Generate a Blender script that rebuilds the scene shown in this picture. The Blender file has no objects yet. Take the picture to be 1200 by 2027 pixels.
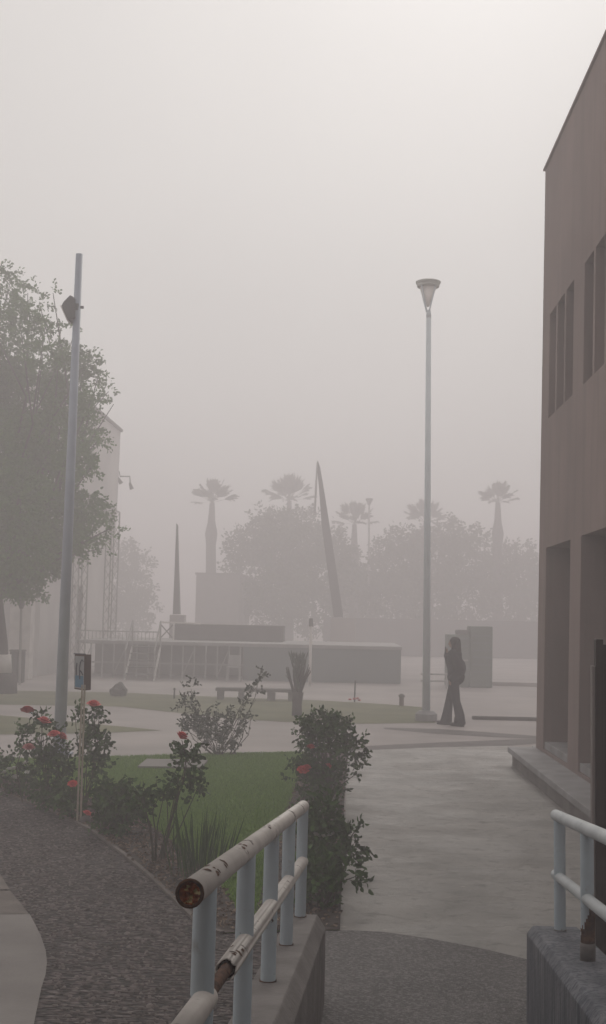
import bpy, bmesh, math, random
import numpy as np
from mathutils import Vector, Matrix, geometry
random.seed(7); rng = np.random.default_rng(7)
S = bpy.context.scene; C = S.collection; R = math.radians; PI = math.pi

# ------------------------------------------------------------------ camera
CAM = Vector((0, 0, 2.0)); F = 2400.0
CM = (Matrix.Rotation(R(1.959), 3, 'Z') @ Matrix.Rotation(PI/2 + R(4.996), 3, 'X') @ Matrix.Rotation(R(1.2), 3, 'Z'))
cd = bpy.data.cameras.new('camera'); cam = bpy.data.objects.new('camera', cd); C.objects.link(cam)
cam.matrix_world = Matrix.Translation(CAM) @ CM.to_4x4()
cd.sensor_fit = 'HORIZONTAL'; cd.sensor_width = 36; cd.lens = 72.0; cd.clip_start = .05; cd.clip_end = 3000
S.camera = cam

# ------------------------------------------------------------------ sky, sun, exposure
W = bpy.data.worlds.new('World'); S.world = W; W.use_nodes = True
nt = W.node_tree; nt.nodes.clear()
sky = nt.nodes.new('ShaderNodeTexSky'); sky.sky_type = 'NISHITA'; sky.sun_disc = False
SUN_EL, SUN_AZ = 38, 8            # azimuth clockwise from +Y
sky.sun_elevation = R(SUN_EL); sky.sun_rotation = R(SUN_AZ)
sky.dust_density = 7; sky.air_density = 1.0; sky.ozone_density = 1
hs = nt.nodes.new('ShaderNodeHueSaturation'); hs.inputs['Saturation'].default_value = .12
nt.links.new(sky.outputs[0], hs.inputs['Color'])
# dust overcast: even milky layer mixed over the clear-sky radiance
mx = nt.nodes.new('ShaderNodeMix'); mx.data_type = 'RGBA'; mx.inputs[0].default_value = .93
nt.links.new(hs.outputs[0], mx.inputs[6]); 
tcw = nt.nodes.new('ShaderNodeTexCoord'); nzw = nt.nodes.new('ShaderNodeTexNoise'); nzw.inputs['Scale'].default_value = 1.6; nzw.inputs['Detail'].default_value = 3
nt.links.new(tcw.outputs['Generated'], nzw.inputs['Vector'])
rw = nt.nodes.new('ShaderNodeValToRGB'); rw.color_ramp.elements[0].position = .3; rw.color_ramp.elements[1].position = .7
rw.color_ramp.elements[0].color = (7.8, 7.5, 7.25, 1); rw.color_ramp.elements[1].color = (9.4, 9.02, 8.66, 1)
nt.links.new(nzw.outputs['Fac'], rw.inputs[0]); nt.links.new(rw.outputs[0], mx.inputs[7])
bg = nt.nodes.new('ShaderNodeBackground'); bg.inputs[1].default_value = .1
ow = nt.nodes.new('ShaderNodeOutputWorld')
nt.links.new(mx.outputs[2], bg.inputs[0]); nt.links.new(bg.outputs[0], ow.inputs[0])
sl = bpy.data.lights.new('sun', 'SUN'); sl.energy = 1.2; sl.angle = R(25); sl.color = (1, .95, .88)
so = bpy.data.objects.new('sun', sl); C.objects.link(so)
sd = Vector((math.sin(R(SUN_AZ))*math.cos(R(SUN_EL)), math.cos(R(SUN_AZ))*math.cos(R(SUN_EL)), math.sin(R(SUN_EL))))
so.rotation_euler = sd.to_track_quat('Z', 'Y').to_euler()
S.view_settings.view_transform = 'Standard'; S.view_settings.look = 'None'
S.view_settings.exposure = -0.22; S.view_settings.gamma = 1
S.render.engine = 'CYCLES'; cy = S.cycles
cy.use_denoising = True; cy.max_bounces = 6; cy.diffuse_bounces = 3; cy.glossy_bounces = 2; cy.volume_bounces = 4
cy.transmission_bounces = 2; cy.transparent_max_bounces = 4; cy.caustics_reflective = False; cy.caustics_refractive = False

# ------------------------------------------------------------------ where things stand
def ray(px, py): return CM @ Vector(((px-600)/F, -(py-1013.5)/F, -1))
def G(px, py, z=0.0):
    d = ray(px, py); t = (z-CAM.z)/d.z; return CAM + d*t
def P(px, py, Y): d = ray(px, py); return CAM + d*(Y/d.y)
def WX(px, py, X): d = ray(px, py); return CAM + d*(X/d.x)

# ------------------------------------------------------------------ helpers
def tag(o, label=None, cat=None, group=None, kind=None):
    if label: o['label'] = label
    if cat: o['category'] = cat
    if group: o['group'] = group
    if kind: o['kind'] = kind
    return o
def empty(name, loc, label, cat, group=None, rz=0):
    o = bpy.data.objects.new(name, None); C.objects.link(o); o.location = loc; o.rotation_euler = (0, 0, rz)
    o.empty_display_size = .1
    return tag(o, label, cat, group)
def link(name, me, mat=None, parent=None, world=False, smooth=False):
    """world=True: mesh data is in world coordinates; move under parent keeping place."""
    o = bpy.data.objects.new(name, me); C.objects.link(o)
    if mat:
        me.materials.clear(); me.materials.append(mat)
    if parent:
        o.parent = parent
        if world:
            m = Matrix.Translation(parent.location) @ Matrix.Rotation(parent.rotation_euler[2], 4, 'Z') if parent.parent is None else Matrix.Translation(parent_world(parent))
            me.transform(m.inverted())
    if smooth:
        for p in me.polygons: p.use_smooth = True
    return o
def parent_world(o):
    v = Vector((0, 0, 0))
    while o: v += o.location; o = o.parent
    return v
def mesh(vs, fs, name='m'):
    me = bpy.data.meshes.new(name); me.from_pydata([tuple(v) for v in vs], [], fs); me.update(); return me
class MB:
    def __init__(s): s.bm = bmesh.new()
    def box(s, a, b, bev=0):
        a, b = Vector(a), Vector(b); c = (a+b)/2; d = b-a
        r = bmesh.ops.create_cube(s.bm, size=1, matrix=Matrix.Translation(c) @ Matrix.Diagonal((abs(d.x), abs(d.y), abs(d.z), 1)))
        if bev:
            es = list({e for v in r['verts'] for e in v.link_edges})
            bmesh.ops.bevel(s.bm, geom=es, offset=bev, segments=2, profile=.6, affect='EDGES')
        return s
    def hull(s, pts8, bev=0):   # 4 bottom + 4 top
        v = [s.bm.verts.new(p) for p in pts8]
        fs = [(3, 2, 1, 0), (4, 5, 6, 7), (0, 1, 5, 4), (1, 2, 6, 5), (2, 3, 7, 6), (3, 0, 4, 7)]
        f = [s.bm.faces.new([v[i] for i in q]) for q in fs]
        if bev:
            es = list({e for x in f for e in x.edges})
            bmesh.ops.bevel(s.bm, geom=es, offset=bev, segments=2, profile=.6, affect='EDGES')
        return s
    def tube(s, pts, rad, n=12, caps=True, closed_ends=True):
        pts = [Vector(p) for p in pts]
        if not hasattr(rad, '__len__'): rad = [rad]*len(pts)
        rings = []; up = None
        for i, p in enumerate(pts):
            d = (pts[min(i+1, len(pts)-1)] - pts[max(i-1, 0)]).normalized()
            if up is None:
                up = d.orthogonal().normalized()
            up = (up - d*up.dot(d)).normalized(); sd_ = d.cross(up)
            rings.append([s.bm.verts.new(p + (up*math.cos(a)+sd_*math.sin(a))*rad[i]) for a in [2*PI*k/n for k in range(n)]])
        for a, b in zip(rings, rings[1:]):
            for k in range(n): s.bm.faces.new((a[k], a[(k+1) % n], b[(k+1) % n], b[k]))
        if caps:
            s.bm.faces.new(rings[0][::-1]); s.bm.faces.new(rings[-1])
        return s
    def lathe(s, c, prof, n=24, rot=0):
        c = Vector(c); rings = []
        for r, z in prof:
            rings.append([s.bm.verts.new(c+Vector((r*math.cos(rot+2*PI*k/n), r*math.sin(rot+2*PI*k/n), z))) for k in range(n)])
        for a, b in zip(rings, rings[1:]):
            for k in range(n): s.bm.faces.new((a[k], a[(k+1) % n], b[(k+1) % n], b[k]))
        s.bm.faces.new(rings[0][::-1]); s.bm.faces.new(rings[-1]); return s
    def ell(s, c, r, seg=16):
        bmesh.ops.create_uvsphere(s.bm, u_segments=seg, v_segments=seg//2+2, radius=1, matrix=Matrix.Translation(c) @ Matrix.Diagonal((*r, 1)))
        return s
    def cap(s, a, b, ra, rb, n=12):
        a, b = Vector(a), Vector(b); d = (b-a)
        s.tube([a, b], [ra, rb], n); s.ell(a, (ra,)*3, n); s.ell(b, (rb,)*3, n); return s
    def build(s, name, mat, parent=None, world=True, smooth=False):
        bmesh.ops.recalc_face_normals(s.bm, faces=s.bm.faces)
        me = bpy.data.meshes.new(name); s.bm.to_mesh(me); s.bm.free()
        return link(name, me, mat, parent, world, smooth)
def remesh(mb, vox, smooth=4):
    """fuse everything in an MB into one continuous surface"""
    me = bpy.data.meshes.new('tmp'); mb.bm.to_mesh(me); mb.bm.free()
    o = bpy.data.objects.new('tmp', me); C.objects.link(o)
    m = o.modifiers.new('r', 'REMESH'); m.mode = 'VOXEL'; m.voxel_size = vox
    if smooth:
        k = o.modifiers.new('s', 'SMOOTH'); k.iterations = smooth; k.factor = .5
    dg = bpy.context.evaluated_depsgraph_get(); out = bpy.data.meshes.new_from_object(o.evaluated_get(dg))
    bpy.data.objects.remove(o); return out

# ------------------------------------------------------------------ materials
def mat(name, col, rough=.85, col2=None, scale=3.0, detail=5, bump=0, bscale=40, stretch=(1, 1, 1), metal=0, spec=.3, ramp=(.35, .65), extra=None):
    m = bpy.data.materials.new(name); m.use_nodes = True; t = m.node_tree; b = t.nodes['Principled BSDF']
    b.inputs['Roughness'].default_value = rough; b.inputs['Metallic'].default_value = metal
    b.inputs['Specular IOR Level'].default_value = spec
    tc = t.nodes.new('ShaderNodeTexCoord'); mp = t.nodes.new('ShaderNodeMapping'); mp.inputs['Scale'].default_value = stretch
    t.links.new(tc.outputs['Object'], mp.inputs['Vector'])
    n = t.nodes.new('ShaderNodeTexNoise'); n.inputs['Scale'].default_value = scale; n.inputs['Detail'].default_value = detail
    t.links.new(mp.outputs[0], n.inputs['Vector'])
    r = t.nodes.new('ShaderNodeValToRGB'); r.color_ramp.elements[0].position = ramp[0]; r.color_ramp.elements[1].position = ramp[1]
    c2 = col2 or tuple(c*.8 for c in col)
    r.color_ramp.elements[0].color = (*c2, 1); r.color_ramp.elements[1].color = (*col, 1)
    t.links.new(n.outputs['Fac'], r.inputs[0]); t.links.new(r.outputs[0], b.inputs['Base Color'])
    if bump:
        n2 = t.nodes.new('ShaderNodeTexNoise'); n2.inputs['Scale'].default_value = bscale; n2.inputs['Detail'].default_value = 4
        t.links.new(mp.outputs[0], n2.inputs['Vector'])
        bp = t.nodes.new('ShaderNodeBump'); bp.inputs['Strength'].default_value = bump; bp.inputs['Distance'].default_value = .02
        t.links.new(n2.outputs['Fac'], bp.inputs['Height']); t.links.new(bp.outputs[0], b.inputs['Normal'])
    if extra: extra(t, b, mp, r)
    return m
def mixover(t, b, mask, col):
    """paint a second colour over the base where mask is 1"""
    src = b.inputs['Base Color'].links[0].from_socket
    mx = t.nodes.new('ShaderNodeMix'); mx.data_type = 'RGBA'
    t.links.new(mask, mx.inputs[0]); t.links.new(src, mx.inputs[6]); mx.inputs[7].default_value = (*col, 1)
    t.links.new(mx.outputs[2], b.inputs['Base Color'])
def noisemask(t, vec, scale, lo, hi, detail=6):
    n = t.nodes.new('ShaderNodeTexNoise'); n.inputs['Scale'].default_value = scale; n.inputs['Detail'].default_value = detail
    n.inputs['Roughness'].default_value = .65
    t.links.new(vec, n.inputs['Vector']); r = t.nodes.new('ShaderNodeMapRange')
    r.inputs[1].default_value = lo; r.inputs[2].default_value = hi; t.links.new(n.outputs['Fac'], r.inputs[0]); return r.outputs[0]
def leafmat(name, a, b_, rough=.6):
    m = bpy.data.materials.new(name); m.use_nodes = True; t = m.node_tree; b = t.nodes['Principled BSDF']
    g = t.nodes.new('ShaderNodeNewGeometry'); r = t.nodes.new('ShaderNodeValToRGB')
    r.color_ramp.elements[0].color = (*a, 1); r.color_ramp.elements[1].color = (*b_, 1)
    t.links.new(g.outputs['Random Per Island'], r.inputs[0]); t.links.new(r.outputs[0], b.inputs['Base Color'])
    b.inputs['Roughness'].default_value = rough; b.inputs['Specular IOR Level'].default_value = .1
    return m

def ex_cobble(t, b, mp, r):   # river pebbles set in dark mortar
    v = t.nodes.new('ShaderNodeTexVoronoi'); v.inputs['Scale'].default_value = 26; v.inputs['Randomness'].default_value = 1; t.links.new(mp.outputs[0], v.inputs['Vector'])
    sc = t.nodes.new('ShaderNodeSeparateColor'); t.links.new(v.outputs['Color'], sc.inputs[0])
    cr = t.nodes.new('ShaderNodeValToRGB'); e = cr.color_ramp.elements
    e[0].color = (.05, .042, .04, 1); e[1].color = (.3, .26, .25, 1); k = e.new(.5); k.color = (.11, .09, .086, 1); k = e.new(.9); k.color = (.17, .14, .135, 1)
    t.links.new(sc.outputs[0], cr.inputs[0])
    mx = t.nodes.new('ShaderNodeMix'); mx.data_type = 'RGBA'; mx.inputs[0].default_value = .65
    t.links.new(r.outputs[0], mx.inputs[6]); t.links.new(cr.outputs[0], mx.inputs[7]); t.links.new(mx.outputs[2], b.inputs['Base Color'])
    gm = t.nodes.new('ShaderNodeMapRange'); gm.inputs[1].default_value = .42; gm.inputs[2].default_value = .62; t.links.new(v.outputs['Distance'], gm.inputs[0])
    mixover(t, b, gm.outputs[0], (.03, .026, .025))
    mixover(t, b, noisemask(t, mp.outputs[0], 1.1, .5, .75, 6), (.055, .05, .05))
    n3 = t.nodes.new('ShaderNodeTexNoise'); n3.inputs['Scale'].default_value = 5; n3.inputs['Detail'].default_value = 6; t.links.new(mp.outputs[0], n3.inputs['Vector'])
    ad = t.nodes.new('ShaderNodeMath'); ad.operation = 'SUBTRACT'; t.links.new(n3.outputs['Fac'], ad.inputs[0]); t.links.new(v.outputs['Distance'], ad.inputs[1])
    bp = t.nodes.new('ShaderNodeBump'); bp.inputs['Strength'].default_value = 1; bp.inputs['Distance'].default_value = .05
    t.links.new(ad.outputs[0], bp.inputs['Height']); t.links.new(bp.outputs[0], b.inputs['Normal'])
def ex_aggr(t, b, mp, r):
    v = t.nodes.new('ShaderNodeTexVoronoi'); v.inputs['Scale'].default_value = 75; t.links.new(mp.outputs[0], v.inputs['Vector'])
    hsv = t.nodes.new('ShaderNodeSeparateColor'); t.links.new(v.outputs['Color'], hsv.inputs[0])
    cr = t.nodes.new('ShaderNodeValToRGB'); e = cr.color_ramp.elements
    e[0].color = (.035, .034, .034, 1); e[1].color = (.25, .235, .23, 1); k = e.new(.6); k.color = (.1, .095, .094, 1)
    t.links.new(hsv.outputs[0], cr.inputs[0])
    mx = t.nodes.new('ShaderNodeMix'); mx.data_type = 'RGBA'; mx.inputs[0].default_value = .6
    t.links.new(r.outputs[0], mx.inputs[6]); t.links.new(cr.outputs[0], mx.inputs[7]); t.links.new(mx.outputs[2], b.inputs['Base Color'])
    bp = t.nodes.new('ShaderNodeBump'); bp.inputs['Strength'].default_value = .6; bp.inputs['Distance'].default_value = .012
    t.links.new(v.outputs['Distance'], bp.inputs['Height']); t.links.new(bp.outputs[0], b.inputs['Normal'])
def ex_path(t, b, mp, r):     # stamped concrete: shallow irregular stone joints, worn lumpy face, damp patches
    tc = t.nodes.new('ShaderNodeTexCoord'); m2 = t.nodes.new('ShaderNodeMapping'); m2.inputs['Scale'].default_value = (1, 1.15, 1)
    t.links.new(tc.outputs['Object'], m2.inputs['Vector'])
    dn = t.nodes.new('ShaderNodeTexNoise'); dn.inputs['Scale'].default_value = 2.2; dn.inputs['Detail'].default_value = 4; t.links.new(m2.outputs[0], dn.inputs['Vector'])
    ml = t.nodes.new('ShaderNodeVectorMath'); ml.operation = 'MULTIPLY_ADD'; ml.inputs[1].default_value = (.5, .5, 0)
    t.links.new(dn.outputs['Color'], ml.inputs[0]); t.links.new(m2.outputs[0], ml.inputs[2])
    v = t.nodes.new('ShaderNodeTexVoronoi'); v.feature = 'DISTANCE_TO_EDGE'; v.inputs['Scale'].default_value = 1.5; t.links.new(ml.outputs[0], v.inputs['Vector'])
    jr = t.nodes.new('ShaderNodeMapRange'); jr.inputs[1].default_value = 0; jr.inputs[2].default_value = .05; t.links.new(v.outputs['Distance'], jr.inputs[0])
    n = t.nodes.new('ShaderNodeTexNoise'); n.inputs['Scale'].default_value = 7.5; n.inputs['Detail'].default_value = 10; n.inputs['Roughness'].default_value = .75; t.links.new(m2.outputs[0], n.inputs['Vector'])
    a1 = t.nodes.new('ShaderNodeMath'); a1.operation = 'MULTIPLY_ADD'; a1.inputs[1].default_value = .06; t.links.new(jr.outputs[0], a1.inputs[0]); t.links.new(n.outputs['Fac'], a1.inputs[2])
    bp = t.nodes.new('ShaderNodeBump'); bp.inputs['Strength'].default_value = 1; bp.inputs['Distance'].default_value = .07
    t.links.new(a1.outputs[0], bp.inputs['Height']); t.links.new(bp.outputs[0], b.inputs['Normal'])
    mixover(t, b, noisemask(t, m2.outputs[0], 6, .54, .7, 10), (.2, .19, .178))
    mixover(t, b, noisemask(t, m2.outputs[0], 14, .62, .7, 5), (.5, .47, .43))
    inv = t.nodes.new('ShaderNodeMath'); inv.operation = 'SUBTRACT'; inv.inputs[0].default_value = 1; t.links.new(jr.outputs[0], inv.inputs[1])
    hf = t.nodes.new('ShaderNodeMath'); hf.operation = 'MULTIPLY'; hf.inputs[1].default_value = .2; t.links.new(inv.outputs[0], hf.inputs[0])
    mixover(t, b, hf.outputs[0], (.13, .12, .11))
    wet = noisemask(t, m2.outputs[0], .9, .4, .62, 5)
    rr = t.nodes.new('ShaderNodeMapRange'); rr.inputs[3].default_value = .75; rr.inputs[4].default_value = .42
    t.links.new(wet, rr.inputs[0]); t.links.new(rr.outputs[0], b.inputs['Roughness'])
def ex_chip(lo, hi, scale=9, rust=(.045, .022, .014)):
    def f(t, b, mp, r):
        m = noisemask(t, mp.outputs[0], scale, lo, hi, 4)
        m2 = noisemask(t, mp.outputs[0], scale*5, .3, .5, 2)
        mu = t.nodes.new('ShaderNodeMath'); mu.operation = 'MULTIPLY'; t.links.new(m, mu.inputs[0]); t.links.new(m2, mu.inputs[1])
        mixover(t, b, mu.outputs[0], rust)
    return f
def ex_streak(t, b, mp, r):
    m2 = t.nodes.new('ShaderNodeMapping'); m2.inputs['Scale'].default_value = (14, 14, .9)
    tc = t.nodes.new('ShaderNodeTexCoord'); t.links.new(tc.outputs['Object'], m2.inputs['Vector'])
    mixover(t, b, noisemask(t, m2.outputs[0], 3, .45, .62, 3), (.05, .06, .08))
def ex_facade(t, b, mp, r):
    m2 = t.nodes.new('ShaderNodeMapping'); m2.inputs['Scale'].default_value = (1.2, 1.2, .12)
    tc = t.nodes.new('ShaderNodeTexCoord'); t.links.new(tc.outputs['Object'], m2.inputs['Vector'])
    mixover(t, b, noisemask(t, m2.outputs[0], 2.5, .46, .85, 7), (.17, .14, .128))

M = {}
M['ground'] = mat('dusty_paving', (.36, .325, .31), .85, (.27, .245, .235), .5, 6, .3, 6)
M['band'] = mat('dark_paving_band', (.15, .135, .13), .85, None, 4, 5, .3, 30)
M['path'] = mat('stamped_concrete', (.43, .41, .385), .7, (.31, .298, .28), 1.6, 7, spec=.5, extra=ex_path)
M['cobble'] = mat('pebble_paving', (.11, .093, .09), .85, (.065, .056, .054), 1.2, 5, stretch=(.75, 1.25, 1), extra=ex_cobble)
M['aggr'] = mat('washed_aggregate', (.14, .133, .132), .8, (.08, .077, .077), 1.8, 6, extra=ex_aggr)
M['slab'] = mat('smooth_concrete', (.2, .185, .175), .8, (.15, .137, .13), 2.2, 8, .25, 60)
M['slab2'] = mat('worn_concrete', (.16, .14, .125), .85, (.1, .086, .078), 5, 8, .4, 50)
M['soil'] = mat('garden_soil', (.06, .046, .04), .95, (.03, .024, .021), 9, 8, 1, 22)
M['lawn'] = mat('lawn_turf', (.14, .23, .04), .95, (.085, .16, .025), 1.6, 8, .8, 90)
M['lawnfar'] = mat('dry_turf', (.14, .14, .07), .95, (.09, .095, .045), .9, 7, .5, 20)
M['facade'] = mat('brown_plaster', (.275, .212, .195), .9, (.225, .172, .16), .8, 6, .15, 30, extra=ex_facade)
M['facade_far'] = mat('pale_plaster', (.62, .6, .58), .9, (.52, .5, .49), .6, 5)
M['far_wall'] = mat('far_wall_plaster', (.2, .18, .175), .9)
M['ledge'] = mat('ledge_concrete', (.32, .315, .32), .75, (.22, .215, .215), 3, 7, .3, 25)
M['wallc'] = mat('wall_concrete', (.2, .185, .178), .8, (.13, .12, .115), 5, 8, .35, 40)
M['wallb'] = mat('bluish_concrete', (.17, .175, .19), .8, (.1, .105, .12), 5, 8, .35, 40, extra=ex_streak)
M['glass'] = mat('dark_glass', (.04, .04, .042), .25, spec=.5)
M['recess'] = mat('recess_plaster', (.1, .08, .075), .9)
M['post'] = mat('pale_blue_paint', (.46, .54, .585), .5, (.4, .465, .51), 6, 5, .08, 60, spec=.4, extra=lambda t, b, mp, r: (mixover(t, b, noisemask(t, mp.outputs[0], 9, .58, .8, 8), (.22, .2, .17)), ex_chip(.66, .69, 12)(t, b, mp, r)))
M['rail'] = mat('chipped_cream_paint', (.6, .565, .53), .55, (.48, .45, .42), 7, 6, .1, 50, spec=.4, extra=ex_chip(.6, .64, 7))
M['rail_r'] = mat('pale_grey_paint', (.5, .53, .54), .55, (.4, .43, .44), 6, 5, .08, 50, spec=.4, extra=ex_chip(.68, .72, 9))
M['rust'] = mat('rusty_steel', (.12, .06, .035), .9, (.03, .016, .012), 30, 6, .5, 60)
M['plug'] = mat('rust_plug', (.45, .13, .035), .9, (.09, .035, .015), 26, 5, .8, 50, extra=lambda t, b, mp, r: mixover(t, b, noisemask(t, mp.outputs[0], 42, .56, .62, 3), (.5, .42, .2)))
M['darkmetal'] = mat('dark_brown_metal', (.03, .02, .017), .5)
M['doorframe'] = mat('pinkish_frame', (.25, .22, .21), .6)
M['pole'] = mat('galvanised_steel', (.32, .36, .42), .5, (.27, .3, .36), 3, 5, spec=.5)
M['lamp'] = mat('lamp_steel', (.66, .72, .75), .5, (.58, .64, .67), 2, 5)
M['lampdark'] = mat('lamp_cap_metal', (.45, .46, .42), .6)
M['lampglass'] = mat('frosted_diffuser', (.85, .8, .76), .35)
M['flood'] = mat('floodlight_grey', (.12, .12, .12), .5)
M['bark'] = mat('bark', (.07, .055, .05), .95, (.035, .028, .025), 12, 6, .8, 20, stretch=(1, 1, .3))
M['white'] = mat('whitewash', (.7, .67, .64), .8)
M['stem'] = mat('rose_stem', (.07, .055, .035), .8, (.045, .05, .025), 20)
M['leaf_rose'] = leafmat('rose_leaf', (.022, .06, .012), (.07, .14, .034), .6)
M['leaf_dust'] = leafmat('dusty_rose_leaf', (.045, .058, .045), (.12, .135, .1), .7)
M['leaf_tree'] = leafmat('tree_leaf', (.035, .1, .006), (.085, .19, .018))
M['leaf_far'] = leafmat('far_tree_leaf', (.03, .048, .02), (.07, .095, .04), .8)
M['frond'] = leafmat('palm_frond', (.05, .055, .03), (.11, .11, .06))
M['grass'] = leafmat('grass_blade', (.1, .2, .022), (.24, .38, .07))
M['petal_red'] = leafmat('red_petal', (.46, .035, .04), (.7, .11, .1), .6)
M['petal_pink'] = leafmat('pink_petal', (.4, .13, .13), (.55, .2, .19), .6)
M['petal_white'] = leafmat('white_petal', (.55, .55, .52), (.75, .74, .7), .6)
M['stone'] = mat('dark_stone', (.1, .088, .085), .95, (.06, .052, .05), 6, 6, .8, 8)
M['skirt'] = mat('stage_skirt', (.14, .165, .165), .85, (.115, .135, .135), .7, 3)
M['deck'] = mat('stage_deck', (.3, .29, .285), .7)
M['frame'] = mat('pale_steel', (.33, .32, .31), .6)
M['darkbox'] = mat('dark_cladding', (.13, .115, .112), .9)
M['sculpt'] = mat('dark_weathered_steel', (.075, .065, .065), .8, (.05, .045, .045), 2)
M['cabinet'] = mat('green_cabinet', (.12, .15, .125), .7, (.09, .11, .095), 2, 4)
M['skin'] = mat('skin', (.36, .22, .16), .6)
M['cloth_top'] = mat('dark_knit', (.022, .02, .024), .95, None, 30, 4, .3, 80)
M['cloth_leg'] = mat('dark_denim', (.026, .024, .027), .95, None, 30, 4, .3, 60)
M['hair'] = mat('dark_hair', (.02, .014, .012), .6, None, 40, 4, .5, 60, stretch=(1, 1, .1))
M['shoe'] = mat('shoe', (.05, .045, .045), .7)
M['bag'] = mat('bag_fabric', (.02, .022, .022), .9)
M['phone'] = mat('phone_black', (.015, .015, .017), .3)
M['sign_face'] = mat('sign_paper', (.46, .47, .48), .5, (.4, .41, .42), 6)
M['sign_blue'] = mat('sign_blue', (.13, .28, .4), .5, (.1, .2, .32), 8)
M['sign_dark'] = mat('sign_ink', (.09, .1, .12), .6)
M['sign_box'] = mat('sign_box_brown', (.14, .09, .075), .6)
M['sign_post'] = mat('sign_post_cream', (.42, .37, .29), .7, (.3, .25, .19), 12, 5)
M['litter'] = leafmat('leaf_litter', (.09, .06, .04), (.28, .22, .17), .9)
M['pebble'] = leafmat('loose_pebble', (.04, .035, .033), (.2, .175, .165), .8)

# ------------------------------------------------------------------ ground sheets
def sheet(name, pts, z, m, label=None, kind='structure'):
    pts = [Vector((p[0], p[1], 0)) for p in pts]
    tris = geometry.tessellate_polygon([pts])
    me = mesh([(p.x, p.y, z) for p in pts], [tuple(t) for t in tris], name)
    for p in me.polygons:
        if p.normal.z < 0: p.flip()
    o = link(name, me, m); return tag(o, label, None, None, kind)
def gp(l): return [G(*p) for p in l]
GX0, GX1, GY0, GY1 = -250, 250, -40, 390
sheet('ground', [(GX0, GY0), (GX1, GY0), (GX1, GY1), (GX0, GY1)], -.004, M['ground'], 'pale dusty concrete paving of the campus square')
cob_edge = [(-150, 1525), (-80, 1545), (0, 1571), (90, 1602), (180, 1645), (240, 1690), (300, 1740), (350, 1788), (400, 1838), (440, 1851)]
sheet('lawn', gp([(-150, 1508), (200, 1501), (420, 1494), (600, 1491), (690, 1487), (683, 1560), (673, 1846), (480, 1848)] + cob_edge[::-1]), .008, M['lawn'], 'mown green lawn between the rose beds')
bed_in = [(478, 1815), (440, 1760), (370, 1690), (290, 1632), (200, 1590), (120, 1565), (40, 1545), (-60, 1524), (-150, 1512)]
sheet('curved_bed_soil', gp(cob_edge[:-1] + [(440, 1851), (480, 1848)] + bed_in), .014, M['soil'], 'dark soil bed curving along the pebble walkway')
sheet('straight_bed_soil', gp([(598, 1493), (690, 1487), (683, 1560), (673, 1846), (494, 1848)]), .018, M['soil'], 'dark soil bed beside the concrete path')
arc = [(480, 1848), (640, 1845), (700, 1845), (760, 1848), (850, 1861), (950, 1880), (1055, 1905), (1160, 1932), (1300, 1968)]
sheet('pebble_walkway', gp(cob_edge + [(480, 1848)] + [(640, 1845), (700, 2600), (-900, 2600), (-900, 1700)]), .004, M['cobble'], 'rough pebble walkway')
sheet('landing', gp(arc[1:] + [(1700, 2100), (1500, 2500), (620, 2300), (632, 1900)]), .010, M['aggr'], 'grey washed aggregate landing at the foot of the ramp')
LX = 2.35
pend = G(690, 1487)
sheet('concrete_path', gp([(673, 1846), (690, 1487), (720, 1486), (860, 1480), (1008, 1477)]) + [Vector((LX+.25, 17.0, 0)), Vector((LX+.25, 5.0, 0))] + gp(arc[:1:-1]), .004, M['path'], 'stamped concrete path with a damp sheen')
sheet('paving_band', gp([(350, 1491), (600, 1488), (720, 1477), (860, 1470), (1010, 1464), (1062, 1463), (1062, 1472), (1008, 1476), (860, 1481), (720, 1487), (690, 1491), (600, 1494), (350, 1497)]), .000, M['band'], 'dark paving band crossing the head of the path')
sheet('paving_band', gp([(760, 1440), (870, 1443), (960, 1449), (1062, 1457), (1062, 1463), (960, 1458), (870, 1453), (760, 1443)]), .000, M['band'], 'dark curved paving band near the lamp foot')
sheet('pointed_bed_soil', gp([(-150, 1410), (0, 1416), (120, 1427), (320, 1446), (200, 1451), (0, 1454), (-150, 1456)]), .002, M['lawnfar'], 'dry planting bed narrowing to a point')
sheet('far_lawn', gp([(-200, 1360), (0, 1367), (240, 1371), (440, 1380), (640, 1387), (760, 1394), (835, 1400), (858, 1412), (862, 1431), (700, 1433), (560, 1429), (440, 1421), (240, 1399), (0, 1395), (-200, 1391)]), .002, M['lawnfar'], 'dry grass strip beyond the plaza walk')
sheet('walkway_slab', gp([(-900, 1560), (-300, 1610), (-100, 1680), (0, 1733), (19, 1764), (-900, 1768)]), .012, M['slab2'], 'tan concrete slab at the walkway edge')
sheet('walkway_slab', gp([(-900, 1770), (20, 1766), (40, 1790), (57, 1812), (-900, 1820)]), .010, M['slab2'], 'brown worn concrete strip at the walkway edge')
sheet('walkway_slab', gp([(-900, 1823), (59, 1814), (80, 1855), (90, 1885), (93, 1908), (90, 1935), (82, 1960), (68, 2027), (56, 2100), (40, 2200), (-900, 2300)]), .014, M['slab'], 'smooth grey concrete slab with rounded end')

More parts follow.
